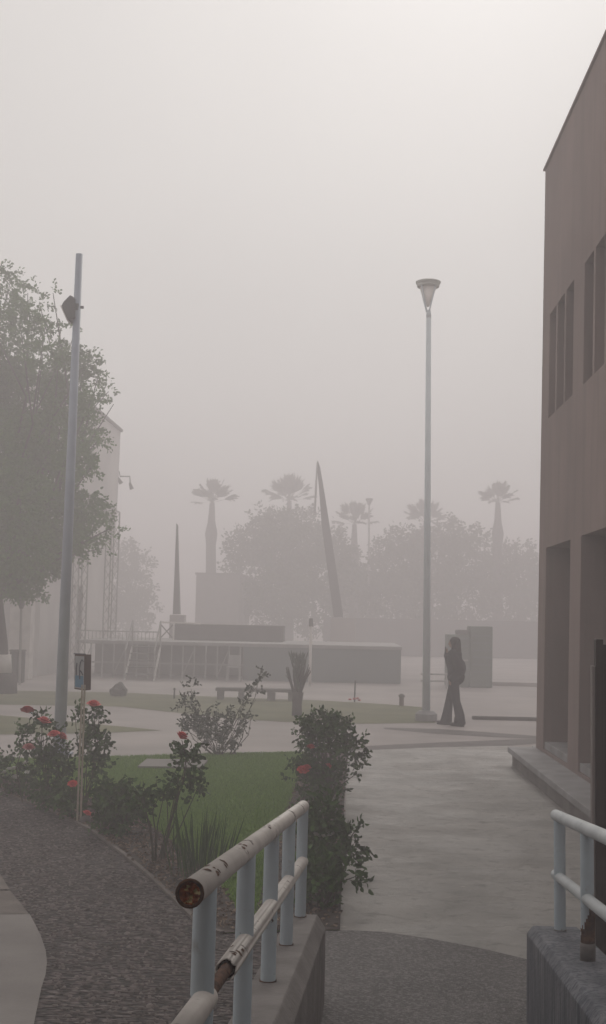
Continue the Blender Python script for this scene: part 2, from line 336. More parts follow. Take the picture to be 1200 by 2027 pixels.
# thin concrete edging of the curved bed
def kerb(name, pts, w, h, m, label, z0=0):
    mb = MB(); n = len(pts)
    for i in range(n-1):
        a, b = pts[i], pts[i+1]; d = Vector((b.x-a.x, b.y-a.y, 0)).normalized(); q = Vector((-d.y, d.x, 0))*w/2
        a0, b0 = Vector((a.x, a.y, z0)), Vector((b.x, b.y, z0)); u = Vector((0, 0, h))
        mb.hull([a0-q, b0-q, b0+q, a0+q, a0-q+u, b0-q+u, b0+q+u, a0+q+u])
    o = mb.build(name, m); return tag(o, label, None, None, 'structure')
kerb('bed_edging', gp(cob_edge[1:]), .035, .024, M['slab2'], 'low concrete edging of the curved bed')
kerb('square_kerb', [G(935, 1424), G(1075, 1427)], .12, .07, M['band'], 'low dark kerb behind the standing person')
kerb('far_kerb', [G(965, 1357), G(1085, 1360)], .15, .12, M['ground'], 'pale kerb on the far side of the square')

# ------------------------------------------------------------------ scatter meshes
def leaves_mesh(name, pts, dirs, L, Wd, m, parent=None, label=None, fold=.25):
    pts = np.asarray(pts, float); dirs = np.asarray(dirs, float); n = len(pts)
    dirs /= np.linalg.norm(dirs, axis=1, keepdims=True)+1e-9
    r = rng.normal(size=(n, 3)); r[:, 2] *= .5
    side = np.cross(dirs, r); side /= np.linalg.norm(side, axis=1, keepdims=True)+1e-9
    nor = np.cross(side, dirs)
    L = np.asarray(L).reshape(-1, 1)*rng.uniform(.7, 1.25, (n, 1)); Wd = np.asarray(Wd).reshape(-1, 1)*rng.uniform(.8, 1.2, (n, 1))
    v = np.empty((n, 6, 3))
    v[:, 0] = pts; v[:, 1] = pts+dirs*L*.3+side*Wd*.5+nor*fold*Wd; v[:, 2] = pts+dirs*L*.7+side*Wd*.42+nor*fold*Wd*.6
    v[:, 3] = pts+dirs*L-nor*fold*Wd*.5; v[:, 4] = pts+dirs*L*.7-side*Wd*.42+nor*fold*Wd*.6; v[:, 5] = pts+dirs*L*.3-side*Wd*.5+nor*fold*Wd
    if parent is not None:
        v -= np.array(parent_world(parent))
    me = bpy.data.meshes.new(name)
    me.vertices.add(n*6); me.vertices.foreach_set('co', v.reshape(-1))
    q = np.array([[0, 1, 2, 3], [0, 3, 4, 5]])
    idx = (np.arange(n)[:, None, None]*6+q[None]).reshape(-1)
    me.loops.add(n*8); me.loops.foreach_set('vertex_index', idx)
    me.polygons.add(n*2); me.polygons.foreach_set('loop_start', np.arange(n*2)*4); me.polygons.foreach_set('loop_total', np.full(n*2, 4))
    me.update(calc_edges=True)
    o = link(name, me, m, parent); return o
def inpoly(p, poly):
    x, y = p[:, 0], p[:, 1]; c = np.zeros(len(p), bool); n = len(poly)
    for i in range(n):
        a, b = poly[i], poly[(i+1) % n]
        k = ((a[1] > y) != (b[1] > y)) & (x < (b[0]-a[0])*(y-a[1])/(b[1]-a[1]+1e-12)+a[0]); c ^= k
    return c
def sample(poly, n):
    poly = [(p.x, p.y) for p in poly]; xs = [p[0] for p in poly]; ys = [p[1] for p in poly]; out = np.empty((0, 2))
    while len(out) < n:
        q = np.column_stack([rng.uniform(min(xs), max(xs), n), rng.uniform(min(ys), max(ys), n)]); out = np.vstack([out, q[inpoly(q, poly)]])
    return out[:n]
lp = sample(gp([(-60, 1506), (200, 1501), (420, 1494), (605, 1491), (500, 1846)] + [(470, 1810)] + bed_in[1:-1]), 90000)
pz = np.column_stack([lp, np.full(len(lp), .006)])
dd = rng.normal(size=(len(lp), 3))*.55; dd[:, 2] = 1
o = leaves_mesh('lawn_grass', pz, dd, .038, .006, M['grass'], fold=.1)
tag(o, 'short green grass blades covering the near lawn', 'grass', None, 'stuff')
lp = sample(gp([(-60, 1535), (0, 1569), (180, 1643), (300, 1737), (400, 1835), (475, 1846), (470, 1810)] + bed_in[1:-2]), 2600)
lp2 = sample(gp([(600, 1494), (688, 1489), (681, 1560), (671, 1843), (505, 1845)]), 2600)
lp = np.vstack([lp, lp2]); pz = np.column_stack([lp, np.full(len(lp), .024)]); dd = rng.normal(size=(len(lp), 3)); dd[:, 2] *= .25
o = leaves_mesh('leaf_litter', pz, dd, .035, .02, M['litter'], fold=.3); tag(o, 'dead leaves scattered over the rose bed soil', 'leaf litter', None, 'stuff')
# embedded and loose pebbles standing proud of the walkway
lp = sample(gp([(-40, 1560), (180, 1650), (300, 1745), (400, 1845), (470, 1852), (520, 2060), (110, 2060), (100, 1900), (20, 1740), (-40, 1700)]), 5200)
vs = []; fs = []
for x, y in lp:
    r = random.uniform(.006, .017) * (1.6 if random.random() < .04 else 1); a = random.uniform(0, PI); k = len(vs)
    ca, sa = math.cos(a), math.sin(a); e = random.uniform(.5, .9)
    for j in range(6):
        t = j*PI/3; u, v = r*math.cos(t), r*e*math.sin(t); vs.append((x+u*ca-v*sa, y+u*sa+v*ca, .004))
    for j in range(6):
        t = j*PI/3; u, v = .6*r*math.cos(t), .6*r*e*math.sin(t); vs.append((x+u*ca-v*sa, y+u*sa+v*ca, .004+r*.45))
    for j in range(6): fs.append((k+j, k+(j+1) % 6, k+6+(j+1) % 6, k+6+j))
    fs.append(tuple(k+6+j for j in range(6)))
o = link('pebbles', mesh(vs, fs), M['pebble'], smooth=True); tag(o, 'small pebbles standing out of the rough walkway', 'pebbles', None, 'stuff')

# ------------------------------------------------------------------ right building
def wall_x(X, y0, y1, z0, z1, holes, depth, out, tilt=0, zb=.25):
    """facade in the plane x=X facing -x, with rectangular openings (ya,yb,za,zb) and their reveals"""
    ys = sorted({y0, y1, *[h[0] for h in holes], *[h[1] for h in holes]}); zs = sorted({z0, z1, *[h[2] for h in holes], *[h[3] for h in holes]})
    bm = out.bm
    sh = lambda x, y, z: bm.verts.new((x+tilt*(z-zb), y, z))
    def quad(a): bm.faces.new([sh(*p) for p in a])
    for i in range(len(ys)-1):
        for j in range(len(zs)-1):
            cy_, cz = (ys[i]+ys[i+1])/2, (zs[j]+zs[j+1])/2
            if any(h[0] < cy_ < h[1] and h[2] < cz < h[3] for h in holes): continue
            quad([(X, ys[i], zs[j]), (X, ys[i], zs[j+1]), (X, ys[i+1], zs[j+1]), (X, ys[i+1], zs[j])])
    for h in holes:
        a, b, c, d = h; Xd = X+depth
        quad([(X, a, c), (Xd, a, c), (Xd, a, d), (X, a, d)]); quad([(X, b, c), (X, b, d), (Xd, b, d), (Xd, b, c)])
        quad([(X, a, d), (Xd, a, d), (Xd, b, d), (X, b, d)]); quad([(X, a, c), (X, b, c), (Xd, b, c), (Xd, a, c)])
        quad([(Xd, a, c), (Xd, b, c), (Xd, b, d), (Xd, a, d)])
FX = 2.75; YC = G(1061, 1478, .25).y; YC = 17.35; CT = P(1080, 338, YC); ROOF = CT.z; TL = (CT.x-FX)/(ROOF-.25)
bld = empty('brown_building', (FX+2, YC-3, 0), 'tall brown plastered two-storey building along the right side of the path', 'building')
bays = [(14.97, 16.75), (12.5, 14.3), (10.05, 11.85), (7.6, 9.4)]
holes = [(a, b, .3, 3.03) for a, b in bays]
slots = []
for a, b in bays:
    w = (b-a-.2)/3
    for k in range(3): slots.append((a+k*(w+.1), a+k*(w+.1)+w, 4.83, 6.3))
mb = MB(); wall_x(FX, 5.5, YC, .0, ROOF, holes+slots, .55, mb, TL)
# the narrow vent slot high up, corner and rear walls
t = TL*(ROOF-.25); b0 = -TL*.25
BX = 14
for a in ([(FX+b0, YC, 0), (FX+t, YC, ROOF), (BX, YC, ROOF), (BX, YC, 0)], [(FX+b0, 5.5, 0), (BX, 5.5, 0), (BX, 5.5, ROOF), (FX+t, 5.5, ROOF)],
          [(BX, 5.5, 0), (BX, YC, 0), (BX, YC, ROOF), (BX, 5.5, ROOF)], [(FX+t, 5.5, ROOF), (BX, 5.5, ROOF), (BX, YC, ROOF), (FX+t, YC, ROOF)]):
    mb.bm.faces.new([mb.bm.verts.new(p) for p in a])
mb.build('wall', M['facade'], bld)
MB().box((FX+t-.03, 5.45, ROOF+.003), (FX+t+.25, YC+.03, ROOF+.035), .006).build('parapet_coping', M['facade'], bld)
for i, (a, b) in enumerate(bays):
    # low pale sill in each doorway, set-back panel behind
    MB().box((FX+.02, a+.004, .303), (FX+.54, b-.004, .40), .006).build('sill', M['ledge'], bld)
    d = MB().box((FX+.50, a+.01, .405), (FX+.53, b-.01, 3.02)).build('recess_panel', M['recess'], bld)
    MB().box((FX+.485, a+.25, .41), (FX+.497, b-.25, 2.6), .01).build('door', M['darkmetal'], bld)
for a, b, c, d in slots:
    xo = FX+TL*(c+.7)
    MB().box((xo+.40, a+.004, c+.004), (xo+.42, b-.004, d-.004)).build('window_pane', M['glass'], bld)
MB().box((FX+t-.012, 12.9, 7.45), (FX+t+.02, 12.93, 7.75)).build('drain_slot', M['darkmetal'], bld)

mb = MB()
yE = G(1008, 1515).y
mb.hull([(LX+.06, 5.6, 0), (FX+.1, 5.6, 0), (FX+.1, 17.28, 0), (LX+.06, 17.28, 0), (LX+.06, 5.6, .18), (FX+.1, 5.6, .18), (FX+.1, 17.28, .18), (LX+.06, 17.28, .18)])
ld = empty('concrete_ledge', (LX+.3, 16, 0), 'low bluish grey concrete ledge running along the foot of the brown building', 'ledge')
mb.build('base', M['wallc'], ld)
MB().box((LX, 5.5, .183), (FX-.002, 17.33, .262), .012).build('top_slab', M['ledge'], ld)
# ledge wraps past the corner
MB().box((FX+.0, 17.352, .0), (6, 17.75, .24), .012).build('corner_slab', M['ledge'], ld)

# ------------------------------------------------------------------ ramp walls, ramp, railings
yaw = .038; slope = .096
LA = P(600, 1597, 6.4); LB = P(377, 1768, 6.4-3.65)
ld_ = (LB-LA)/(LA.y-LB.y)                       # per metre towards the camera
MA = P(599, 1706, 6.4)
def lrail(s, base=LA): return base + ld_*s
pz_far = P(598, 1815, 6.4).z
def wall_pts(c, s0, s1, xl, xr, zt, ch, side):
    """profile with one chamfered top edge, swept along the ramp direction"""
    out = []
    for s in (s0, s1):
        o = c + ld_*s; zt_ = zt + ld_.z*s
        if side > 0: prof = [(xl, 0), (xr, 0), (xr, zt_-ch*1.5), (xr-ch, zt_), (xl, zt_)]
        else: prof = [(xl, 0), (xr, 0), (xr, zt_), (xl+ch, zt_), (xl, zt_-ch*1.3)]
        out.append([Vector((o.x+x, o.y, z)) for x, z in prof])
    return out
def ramp_wall(name, c, s0, s1, xl, xr, zt, ch, side, m, label):
    a, b = wall_pts(c, s0, s1, xl, xr, zt, ch, side); mb = MB(); n = len(a)
    va = [mb.bm.verts.new(p) for p in a]; vb = [mb.bm.verts.new(p) for p in b]
    for k in range(n): mb.bm.faces.new((va[k], va[(k+1) % n], vb[(k+1) % n], vb[k]))
    mb.bm.faces.new(va[::-1]); mb.bm.faces.new(vb)
    bmesh.ops.bevel(mb.bm, geom=[e for e in mb.bm.edges], offset=.008, segments=2, profile=.6, affect='EDGES')
    o = mb.build(name, m); return tag(o, label, 'low wall')
wl = ramp_wall('ramp_wall', LA, -.10, 5.2, -.065, .125, pz_far, .045, 1, M['wallc'], 'low grey concrete wall with chamfered edge under the left ramp railing')
RA = P(1108, 1618, 6.2); RM = P(1108, 1737, 6.2); rz_far = P(1113, 1842, 6.2).z
wr = ramp_wall('ramp_wall', RA, -.14, 5.2, -.145, .11, rz_far, .03, -1, M['wallb'], 'low concrete wall stained bluish grey under the right ramp railing')
# ramp surface between the walls
xa0, xb0 = LA.x+.125, RA.x-.145
mb = MB(); pr = []
for s in (0, 5.2):
    z = .085*s; pr.append([Vector((xa0+ld_.x*s-.02, 6.25-s, z+.012)), Vector((xb0+ld_.x*s+.02, 6.25-s, z+.012))])
(a, b), (c, d) = pr
mb.hull([Vector((a.x, a.y, -.05)), Vector((b.x, b.y, -.05)), Vector((d.x, d.y, -.05)), Vector((c.x, c.y, -.05)), a, b, d, c])
tag(mb.build('ramp', M['aggr']), 'sloping aggregate ramp between the two railings', None, None, 'structure')

def pipe(a, b, r, m, name, parent, cap_a=True, cap_b=True, n=24, extra=None, round_a=False):
    mb = MB(); mb.tube([a, b], r, n, caps=False)
    if round_a: mb.ell(a, (r, r, r), 16)
    o = mb.build(name, m, parent, smooth=True); return o
lrl = empty('pipe_railing', (LA.x, LA.y, pz_far), 'left pale blue pipe railing with chipped cream handrail and rusty open pipe end', 'railing')
POST_R = .0285
def ragged(a, b, r, n=40, jag=.02, inner=.84, seed=1):
    """open pipe with wall thickness whose end b is torn"""
    rr = random.Random(seed); d = (b-a).normalized(); up = d.orthogonal().normalized(); sd_ = d.cross(up); mb = MB()
    J = [rr.uniform(-jag, jag) for _ in range(n)]; J = [(J[i]+J[i-1]+J[(i+1) % n])/3 for i in range(n)]
    rings = []
    for (p, rad, j) in ((a, r, 0), (b, r, 1), (b-d*.001, r*inner, 1), (b-d*.12, r*inner, 0)):
        rings.append([mb.bm.verts.new(p + d*(J[k]*j) + (up*math.cos(2*PI*k/n)+sd_*math.sin(2*PI*k/n))*rad) for k in range(n)])
    for x, y in zip(rings, rings[1:]):
        for k in range(n): mb.bm.faces.new((x[k], x[(k+1) % n], y[(k+1) % n], y[k]))
    return mb
top_end = lrail(3.66)
top_start = lrail(-.03)
# handrail: tube open towards the camera
mb = ragged(top_start, top_end, .0305, jag=.001, seed=3); mb.ell(top_start, (.0305, .0305, .0305), 20)
o = mb.build('handrail', M['rail'], lrl, smooth=True)
dirn = (top_end-top_start).normalized()
# rusty rim and the crumbling plug inside
def ring(c, d, r0, r1, th, name, m, parent):
    up = d.orthogonal().normalized(); sd_ = d.cross(up); mb = MB(); n = 32; rs = []
    for (off, rad) in ((-th, r1), (th, r1), (th, r0), (-th, r0)):
        rs.append([mb.bm.verts.new(c+d*off+(up*math.cos(2*PI*k/n)+sd_*math.sin(2*PI*k/n))*rad*random.uniform(.985, 1.015)) for k in range(n)])
    for x, y in zip(rs, rs[1:]+rs[:1]):
        for k in range(n): mb.bm.faces.new((x[k], x[(k+1) % n], y[(k+1) % n], y[k]))
    return mb.build(name, m, parent, smooth=True)
ring(top_end-dirn*.002, dirn, .0245, .032, .004, 'rusty_rim', M['rust'], lrl)
def plug(c, d, r, name, parent):
    up = d.orthogonal().normalized(); sd_ = d.cross(up); mb = MB(); n = 24; rs = []
    for q in range(7):
        rad = r*q/6
        rs.append([mb.bm.verts.new(c+d*random.uniform(-.004, .004)+(up*math.cos(2*PI*k/n)+sd_*math.sin(2*PI*k/n))*rad) for k in range(n)])
    for x, y in zip(rs, rs[1:]):
        for k in range(n): mb.bm.faces.new((x[k], x[(k+1) % n], y[(k+1) % n], y[k]))
    bmesh.ops.remove_doubles(mb.bm, verts=mb.bm.verts, dist=1e-5)
    return mb.build(name, M['plug'], parent, smooth=True)
plug(top_end-dirn*.004, dirn, .026, 'rust_plug', lrl)
SP = [0, .88, 1.71, 2.55, 3.42]
for s in SP:
    p = lrail(s); mz = pz_far + ld_.z*s
    mb = MB(); base = Vector((p.x-.003, p.y, mz-.03)); mb.tube([base, p], POST_R, 24, caps=False)
    o = mb.build('post', M['post'], lrl, smooth=True)
    ring(Vector((p.x-.003, p.y, mz+.003)), Vector((0, 0, 1)), POST_R*.9, POST_R+.004, .003, 'weld_collar', M['rust'], o)
# middle rail: far piece with torn end, thin inner pipe, near piece with open end
m0 = MA + ld_*(-.02)
mt = MA + ld_*3.02
mb = ragged(m0, mt, .029, jag=.030, seed=5); mb.ell(m0, (.029,)*3, 16)
mb.build('middle_rail', M['rail'], lrl, smooth=True)
ring(MA+ld_*2.99, dirn, .021, .0262, .012, 'rusty_rim', M['rust'], lrl)
mb = MB(); mb.tube([MA+ld_*2.9, MA+ld_*3.45], .017, 16, caps=False); mb.build('inner_pipe', M['rust'], lrl, smooth=True)
mb = ragged(MA+ld_*3.38, MA+ld_*3.80, .029, jag=.002, seed=6); mb.build('middle_rail', M['rail'], lrl, smooth=True)
ring(MA+ld_*3.80, dirn, .0235, .0302, .003, 'rusty_rim', M['rust'], lrl)
# flaked paint scars: thin curled rust patches lying on the handrail
def scars(s0, s1, base, r, n, parent, ang=(60, 130), size=(.008, .022)):
    mb = MB()
    d = ld_.normalized(); right = Vector((1, 0, 0)); right = (right-d*right.dot(d)).normalized(); up = right.cross(d); up = up if up.z > 0 else -up
    for _ in range(n):
        s = random.uniform(s0, s1); a = R(random.uniform(*ang)); L = random.uniform(*size); wv = random.uniform(.15, .5)
        ring_ = []
        for k in range(9):
            t = 2*PI*k/9; rr = random.uniform(.6, 1.2)
            aa = a+math.cos(t)*rr*wv; ss = math.sin(t)*rr*L
            ring_.append(mb.bm.verts.new(base+ld_*s+d*ss+(right*math.cos(aa)+up*math.sin(aa))*(r+.0012)))
        c = mb.bm.verts.new(base+ld_*s+(right*math.cos(a)+up*math.sin(a))*(r+.0014))
        for k in range(9): mb.bm.faces.new((c, ring_[k], ring_[(k+1) % 9]))
        mb.build('rust_scar', M['rust'], parent); mb = MB()
scars(3.15, 3.45, LA, .0305, 9, lrl, (25, 110)); scars(2.55, 2.85, LA, .0305, 6, lrl, (40, 110)); scars(1.9, 2.0, LA, .0305, 3, lrl, (50, 100))
scars(2.8, 2.98, MA, .029, 7, lrl, (20, 120), (.006, .02))

rrl = empty('pipe_railing', (RA.x, RA.y, rz_far), 'right pale grey-blue pipe railing beside the brown building with a rust-eaten post foot', 'railing')
r0 = RA + ld_*(-.06)
r0 = P(1101, 1614, 6.25)
mb = MB(); mb.tube([r0, RA+(RA-r0)*0+ld_*4.2], .0285, 24, caps=False); mb.ell(r0, (.0285,)*3, 20); mb.build('handrail', M['rail_r'], rrl, smooth=True)
q0 = RM - ld_*.14
mb = MB(); mb.tube([q0, RM+ld_*4.2], .0255, 24, caps=False); mb.ell(q0, (.0255,)*3, 20); mb.build('middle_rail', M['rail_r'], rrl, smooth=True)
for k, s in enumerate([0, .84, 1.7, 2.55, 3.4]):
    p = RA + ld_*s; mz = rz_far + ld_.z*s
    base = Vector((p.x+.004, p.y, mz-.03)); zc = mz+.17
    o = empty_post = MB().tube([base, p], POST_R, 24, caps=False).build('post', M['post'], rrl, smooth=True)
    if k == 1:
        # rust-eaten sleeve and cement foot
        mb = MB(); n = 28; rs = []
        for j in range(14):
            z = mz + .06 + j*.015
            rs.append([mb.bm.verts.new(Vector((p.x+.004, p.y, z)) + Vector((math.cos(2*PI*i/n), math.sin(2*PI*i/n), 0))*(POST_R+.0015)) for i in range(n)])
        for j in range(13):
            for i in range(n):
                a_ = 2*PI*(i+.5)/n
                edge = .5 + .5*math.cos(a_+.35); lim = .25+.75*edge+random.uniform(-.12, .12)
                if j/13 < lim: mb.bm.faces.new((rs[j][i], rs[j][(i+1) % n], rs[j+1][(i+1) % n], rs[j+1][i]))
        for v in [v for v in mb.bm.verts if not v.link_faces]: mb.bm.verts.remove(v)
        mb.build('rusty_sleeve', M['rust'], o, smooth=True)
        MB().lathe((p.x+.004, p.y, mz-.01), [(POST_R+.004, 0), (POST_R+.005, .07), (POST_R+.0025, .085)], 20).build('cement_foot', M['wallc'], o, smooth=True)
    else:
        ring(Vector((p.x+.004, p.y, mz+.003)), Vector((0, 0, 1)), POST_R*.9, POST_R+.004, .003, 'weld_collar', M['wallc'], o)

# dark gate leaf standing open behind the right wall
gb = G(1184, 1930); GYy = 6.9
gx0 = P(1182, 1500, GYy).x; gtop = P(1184, 1265, GYy).z
gt = empty('gate_leaf', (gx0+.3, GYy, 0), 'tall dark brown metal gate leaf standing behind the right railing at the picture edge', 'gate')
MB().box((gx0+.03, GYy-.018, .06), (gx0+.75, GYy+.018, gtop-.03), .004).build('panel', M['darkmetal'], gt)
for xx in (gx0+.12, gx0+.21, gx0+.3): MB().box((xx, GYy-.03, .05), (xx+.012, GYy-.0185, gtop-.04), .003).build('rib', M['darkmetal'], gt)
mb = MB(); mb.box((gx0-.012, GYy-.03, 0), (gx0+.0299, GYy+.03, gtop), .004); mb.build('frame_post', M['darkmetal'], gt)
MB().box((gx0-.03, GYy-.02, 0), (gx0-.0125, GYy+.03, gtop-.15), .003).build('jamb_strip', M['doorframe'], gt)

# added porch out of view behind and above the camera, shades the foreground
en = empty('shade_occluder', (0, -3, 0), 'added porch with a flat roof at the top of the ramp', 'occluder')
MB().box((-9, -3.3, 0), (12, -3, 8)).build('wall', M['facade'], en)  # added to block the sky behind the camera
MB().box((-5, -2.995, 3.5), (6, 1.3, 3.75), .02).build('roof', M['facade'], en)  # added overhead to shade the near ground

# ------------------------------------------------------------------ poles and lamps
def two_point_pole(px0, py0, px1, py1, z=0.0):
    b = G(px0, py0, z); return b, P(px1, py1, b.y)
pb, pt = two_point_pole(117, 1494, 157, 503)
pl = empty('floodlight_pole', pb, 'tall tapered grey steel pole with one floodlight, rising from the lawn edge at left', 'light pole')
MB().tube([pb-Vector((0, 0, .05)), pt], [.088, .05], 20).build('pole', M['pole'], pl, smooth=True)
MB().box(pb+Vector((-.17, -.17, 0)), pb+Vector((.17, .17, .03)), .005).build('base_plate', M['pole'], pl)
fc = P(142, 612, pb.y)
def prism(pts, Y, th):
    f = [P(x, y, Y)-Vector((0, th/2, 0)) for x, y in pts]; mb = MB(); off = Vector((0, th, 0)); n = len(f)
    A = [mb.bm.verts.new(p) for p in f]; B = [mb.bm.verts.new(p+off) for p in f]; mb.bm.faces.new(A); mb.bm.faces.new(B[::-1])
    for i in range(n): mb.bm.faces.new((A[i], A[(i+1) % n], B[(i+1) % n], B[i]))
    bmesh.ops.bevel(mb.bm, geom=mb.bm.edges[:], offset=.008, segments=2, affect='EDGES'); return mb
prism([(143, 588), (130, 601), (126, 608), (128, 615), (138, 637), (151, 632), (151, 594)], pb.y, .26).build('lamp_housing', M['flood'], pl)
prism([(125, 606), (122.5, 608.5), (136, 639), (138.5, 637.5)], pb.y, .22).build('lamp_glass', M['lampglass'], pl)
ct = P(150, 608, pb.y)
MB().tube([ct+Vector((-.08, 0, 0)), ct+Vector((.115, 0, 0))], .022, 12).build('bracket', M['flood'], pl)
MB().lathe(P(151, 609, pb.y)-Vector((0, 0, .05)), [(.062, 0), (.062, .1)], 16).build('clamp', M['flood'], pl)

lb, lt = two_point_pole(844, 1427, 848, 640)
lm = empty('street_lamp', lb, 'tall street lamp with an inverted cone lantern beside the standing person', 'street lamp')
tt = P(849, 626, lb.y)
MB().tube([lb, tt], [.082, .05], 20).build('pole', M['lamp'], lm, smooth=True)
MB().lathe(lb, [(.22, -.02), (.22, .14), (.15, .2), (.10, .21)], 20).build('footing', M['ledge'], lm)
top = P(848, 556, lb.y); H = top.z
zc = tt.z
MB().lathe((tt.x, tt.y, zc-.03), [(.052, 0), (.05, .09), (.036, .16)], 16).build('collar', M['lamp'], lm, smooth=True)
cz = zc+.1; x0, y0 = top.x, top.y
for k in range(4):
    a = R(45+90*k); e = Vector((math.cos(a), math.sin(a), 0))
    MB().tube([Vector((x0, y0, cz))+e*.035, Vector((x0, y0, H-.12))+e*.205], [.016, .014], 8).build('rib', M['lamp'], lm)
MB().lathe((x0, y0, cz+.1), [(.02, 0), (.06, .06), (.175, H-.13-cz-.1)], 24).build('diffuser', M['lampglass'], lm, smooth=True)
MB().lathe((x0, y0, H-.13), [(.225, 0), (.232, .02), (.232, .05), (.25, .07), (.258, .09), (.262, .105), (.22, .125), (.06, .135)], 28).build('canopy', M['lampdark'], lm)

# info sign on a leaning post
sb = G(156, 1630); Ys = sb.y; stp = P(165, 1368, Ys)
sg = empty('notice_sign', sb, 'small framed notice with a blue lower half on a leaning cream post among the roses', 'sign')
for dx in (-.017, .017):
    MB().tube([sb+Vector((dx, 0, -.02)), stp+Vector((dx*.7, 0, .06))], .011, 4).build('post', M['sign_post'], sg)
s_tl, s_tr, s_bl, s_br = P(148, 1295, Ys), P(168, 1296, Ys), P(147, 1364, Ys), P(167, 1367, Ys)
bk = Vector((.045, .09, 0))
mb = MB(); mb.hull([s_bl, s_br, s_br+bk, s_bl+bk, s_tl, s_tr, s_tr+bk, s_tl+bk], .003); mb.build('sign_box', M['sign_box'], sg)
def onface(u0, u1, v0, v1, off, name, m, parent):
    def q(u, v): return (s_bl*(1-u)+s_br*u)*(1-v)+(s_tl*(1-u)+s_tr*u)*v+Vector((0, -off, 0))
    mb = MB(); mb.hull([q(u0, v0), q(u1, v0), q(u1, v0)+Vector((0, .002, 0)), q(u0, v0)+Vector((0, .002, 0)), q(u0, v1), q(u1, v1), q(u1, v1)+Vector((0, .002, 0)), q(u0, v1)+Vector((0, .002, 0))])
    return mb.build(name, m, parent)
onface(.05, .95, .04, .95, .004, 'poster', M['sign_face'], sg)
onface(.09, .9, .07, .4, .0065, 'poster_blue_panel', M['sign_blue'], sg)
mb = MB()
for pts in ([(.55, .3), (.5, .6), (.6, .78), (.75, .86), (.88, .8)], [(.2, .4), (.18, .6), (.25, .75)], [(.55, .55), (.7, .5), (.85, .42)]):
    mb.tube([(s_bl*(1-u)+s_br*u)*(1-v)+(s_tl*(1-u)+s_tr*u)*v+Vector((0, -.008, 0)) for u, v in pts], .006, 5)
mb.build('poster_drawing', M['sign_dark'], sg)
MB().tube([P(146, 1294, Ys), P(170, 1295, Ys)], .005, 6).build('top_strip', M['sign_dark'], sg)
mb = MB(); mb.ell(sb+Vector((.06, 0, .03)), (.06, .05, .045), 10)
tag(mb.build('pale_stone', M['slab']), 'small pale stone at the foot of the notice sign post', 'stone')

# lawn slab, rock, bench, small markers
a, b, c, d = G(272, 1524), G(400, 1526), G(411, 1511), G(290, 1509)
u = Vector((0, 0, .05))
tag(MB().hull([a, b, c, d, a+u, b+u, c+u, d+u], .008).build('concrete_cover', M['slab']), 'flat pale concrete cover slab lying on the near lawn', 'cover slab')
rk = G(235, 1378); mb = MB(); bmesh.ops.create_icosphere(mb.bm, subdivisions=3, radius=1)
for v in mb.bm.verts:
    v.co *= 1+.18*math.sin(v.co.x*5+1)*math.cos(v.co.y*4)+.08*math.sin(v.co.z*9)
    v.co = Vector((v.co.x*.21, v.co.y*.18, max(v.co.z, -.4)*.21+.1)); v.co.x += .02*v.co.z
for v in mb.bm.verts: v.co += rk
tag(mb.build('boulder', M['stone']), 'dark boulder on the near edge of the far lawn strip', 'boulder')
bb = G(432, 1384); bY = bb.y
bn = empty('concrete_bench', (P(505, 1380, bY).x, bY, 0), 'long low concrete bench with four legs on the far lawn strip', 'bench')
x0, x1 = P(428, 1370, bY).x, P(585, 1370, bY).x; bh = P(505, 1362, bY).z
MB().box((x0, bY-.2, bh-.08), (x1, bY+.2, bh), .012).build('seat', M['band'], bn)
for px0, px1 in ((431, 443), (473, 483), (530, 545), (571, 580)):
    MB().box((P(px0, 1370, bY).x, bY-.16, -.003), (P(px1, 1370, bY).x, bY+.16, bh-.081), .01).build('leg', M['band'], bn)
p = G(345, 1383); tag(MB().lathe(p, [(.02, -.01), (.02, .2), (.028, .21), (.028, .25), (.01, .26)], 10).build('sprinkler_riser', M['darkmetal']), 'thin dark sprinkler riser standing in the far lawn', 'sprinkler')
p = G(795, 1397); bo = empty('garden_bollard', p, 'short brown garden bollard on the grass near the lamp foot', 'bollard')
MB().lathe(p, [(.055, -.01), (.055, .2)], 12).build('body', M['sign_box'], bo); MB().lathe(p, [(.07, .2), (.075, .24), (.03, .28)], 12).build('cap', M['band'], bo)
p = G(702, 1390); po = empty('plant_stake', p, 'thin dark garden stake ringed by small red flowers on the far lawn', 'stake')
MB().tube([p, p+Vector((.01, 0, .52))], .018, 8).build('stake', M['darkmetal'], po)

# slim white marker pole beyond the bench
a = G(613, 1357); b = P(616, 1240, a.y); c = P(616, 1224, a.y)
mp_ = empty('slim_pole', a, 'slim white leaning pole with a dark head in front of the grey stage skirt', 'pole')
MB().tube([a, b], [.05, .04], 10).build('shaft', M['white'], mp_, smooth=True); MB().tube([b, c], [.07, .05], 10).build('head', M['darkbox'], mp_)

# ------------------------------------------------------------------ plants
def rose_bloom(r):
    vs, fs = [], []
    rr = random.Random(int(r*1e5))
    for lay, (n, rad, up, op) in enumerate(((4, .28, 1.15, .1), (5, .5, 1.05, .2), (6, .78, .85, .5), (7, 1.0, .5, .9))):
        for k in range(n):
            a = 2*PI*(k+.5*lay)/n+rr.uniform(-.15, .15); w = 1.15*PI/n+.1; k0 = len(vs)
            for (ra, z, ww) in ((.08, -.1, .5), (rad*.75, up*.45, 1), (rad, up*.8, .9), (rad*1.05+.12*op, up*.75, .45)):
                for sgn in (-1, 0, 1):
                    aa = a+sgn*w*ww; q = ra*(1 if sgn else 1.1)
                    vs.append((q*math.cos(aa)*r, q*math.sin(aa)*r, z*r))
            for i in range(3):
                for j in range(2): fs.append((k0+i*3+j, k0+i*3+j+1, k0+i*3+j+4, k0+i*3+j+3))
    return mesh(vs, fs, 'rose_bloom')
BLOOM = rose_bloom(.05)
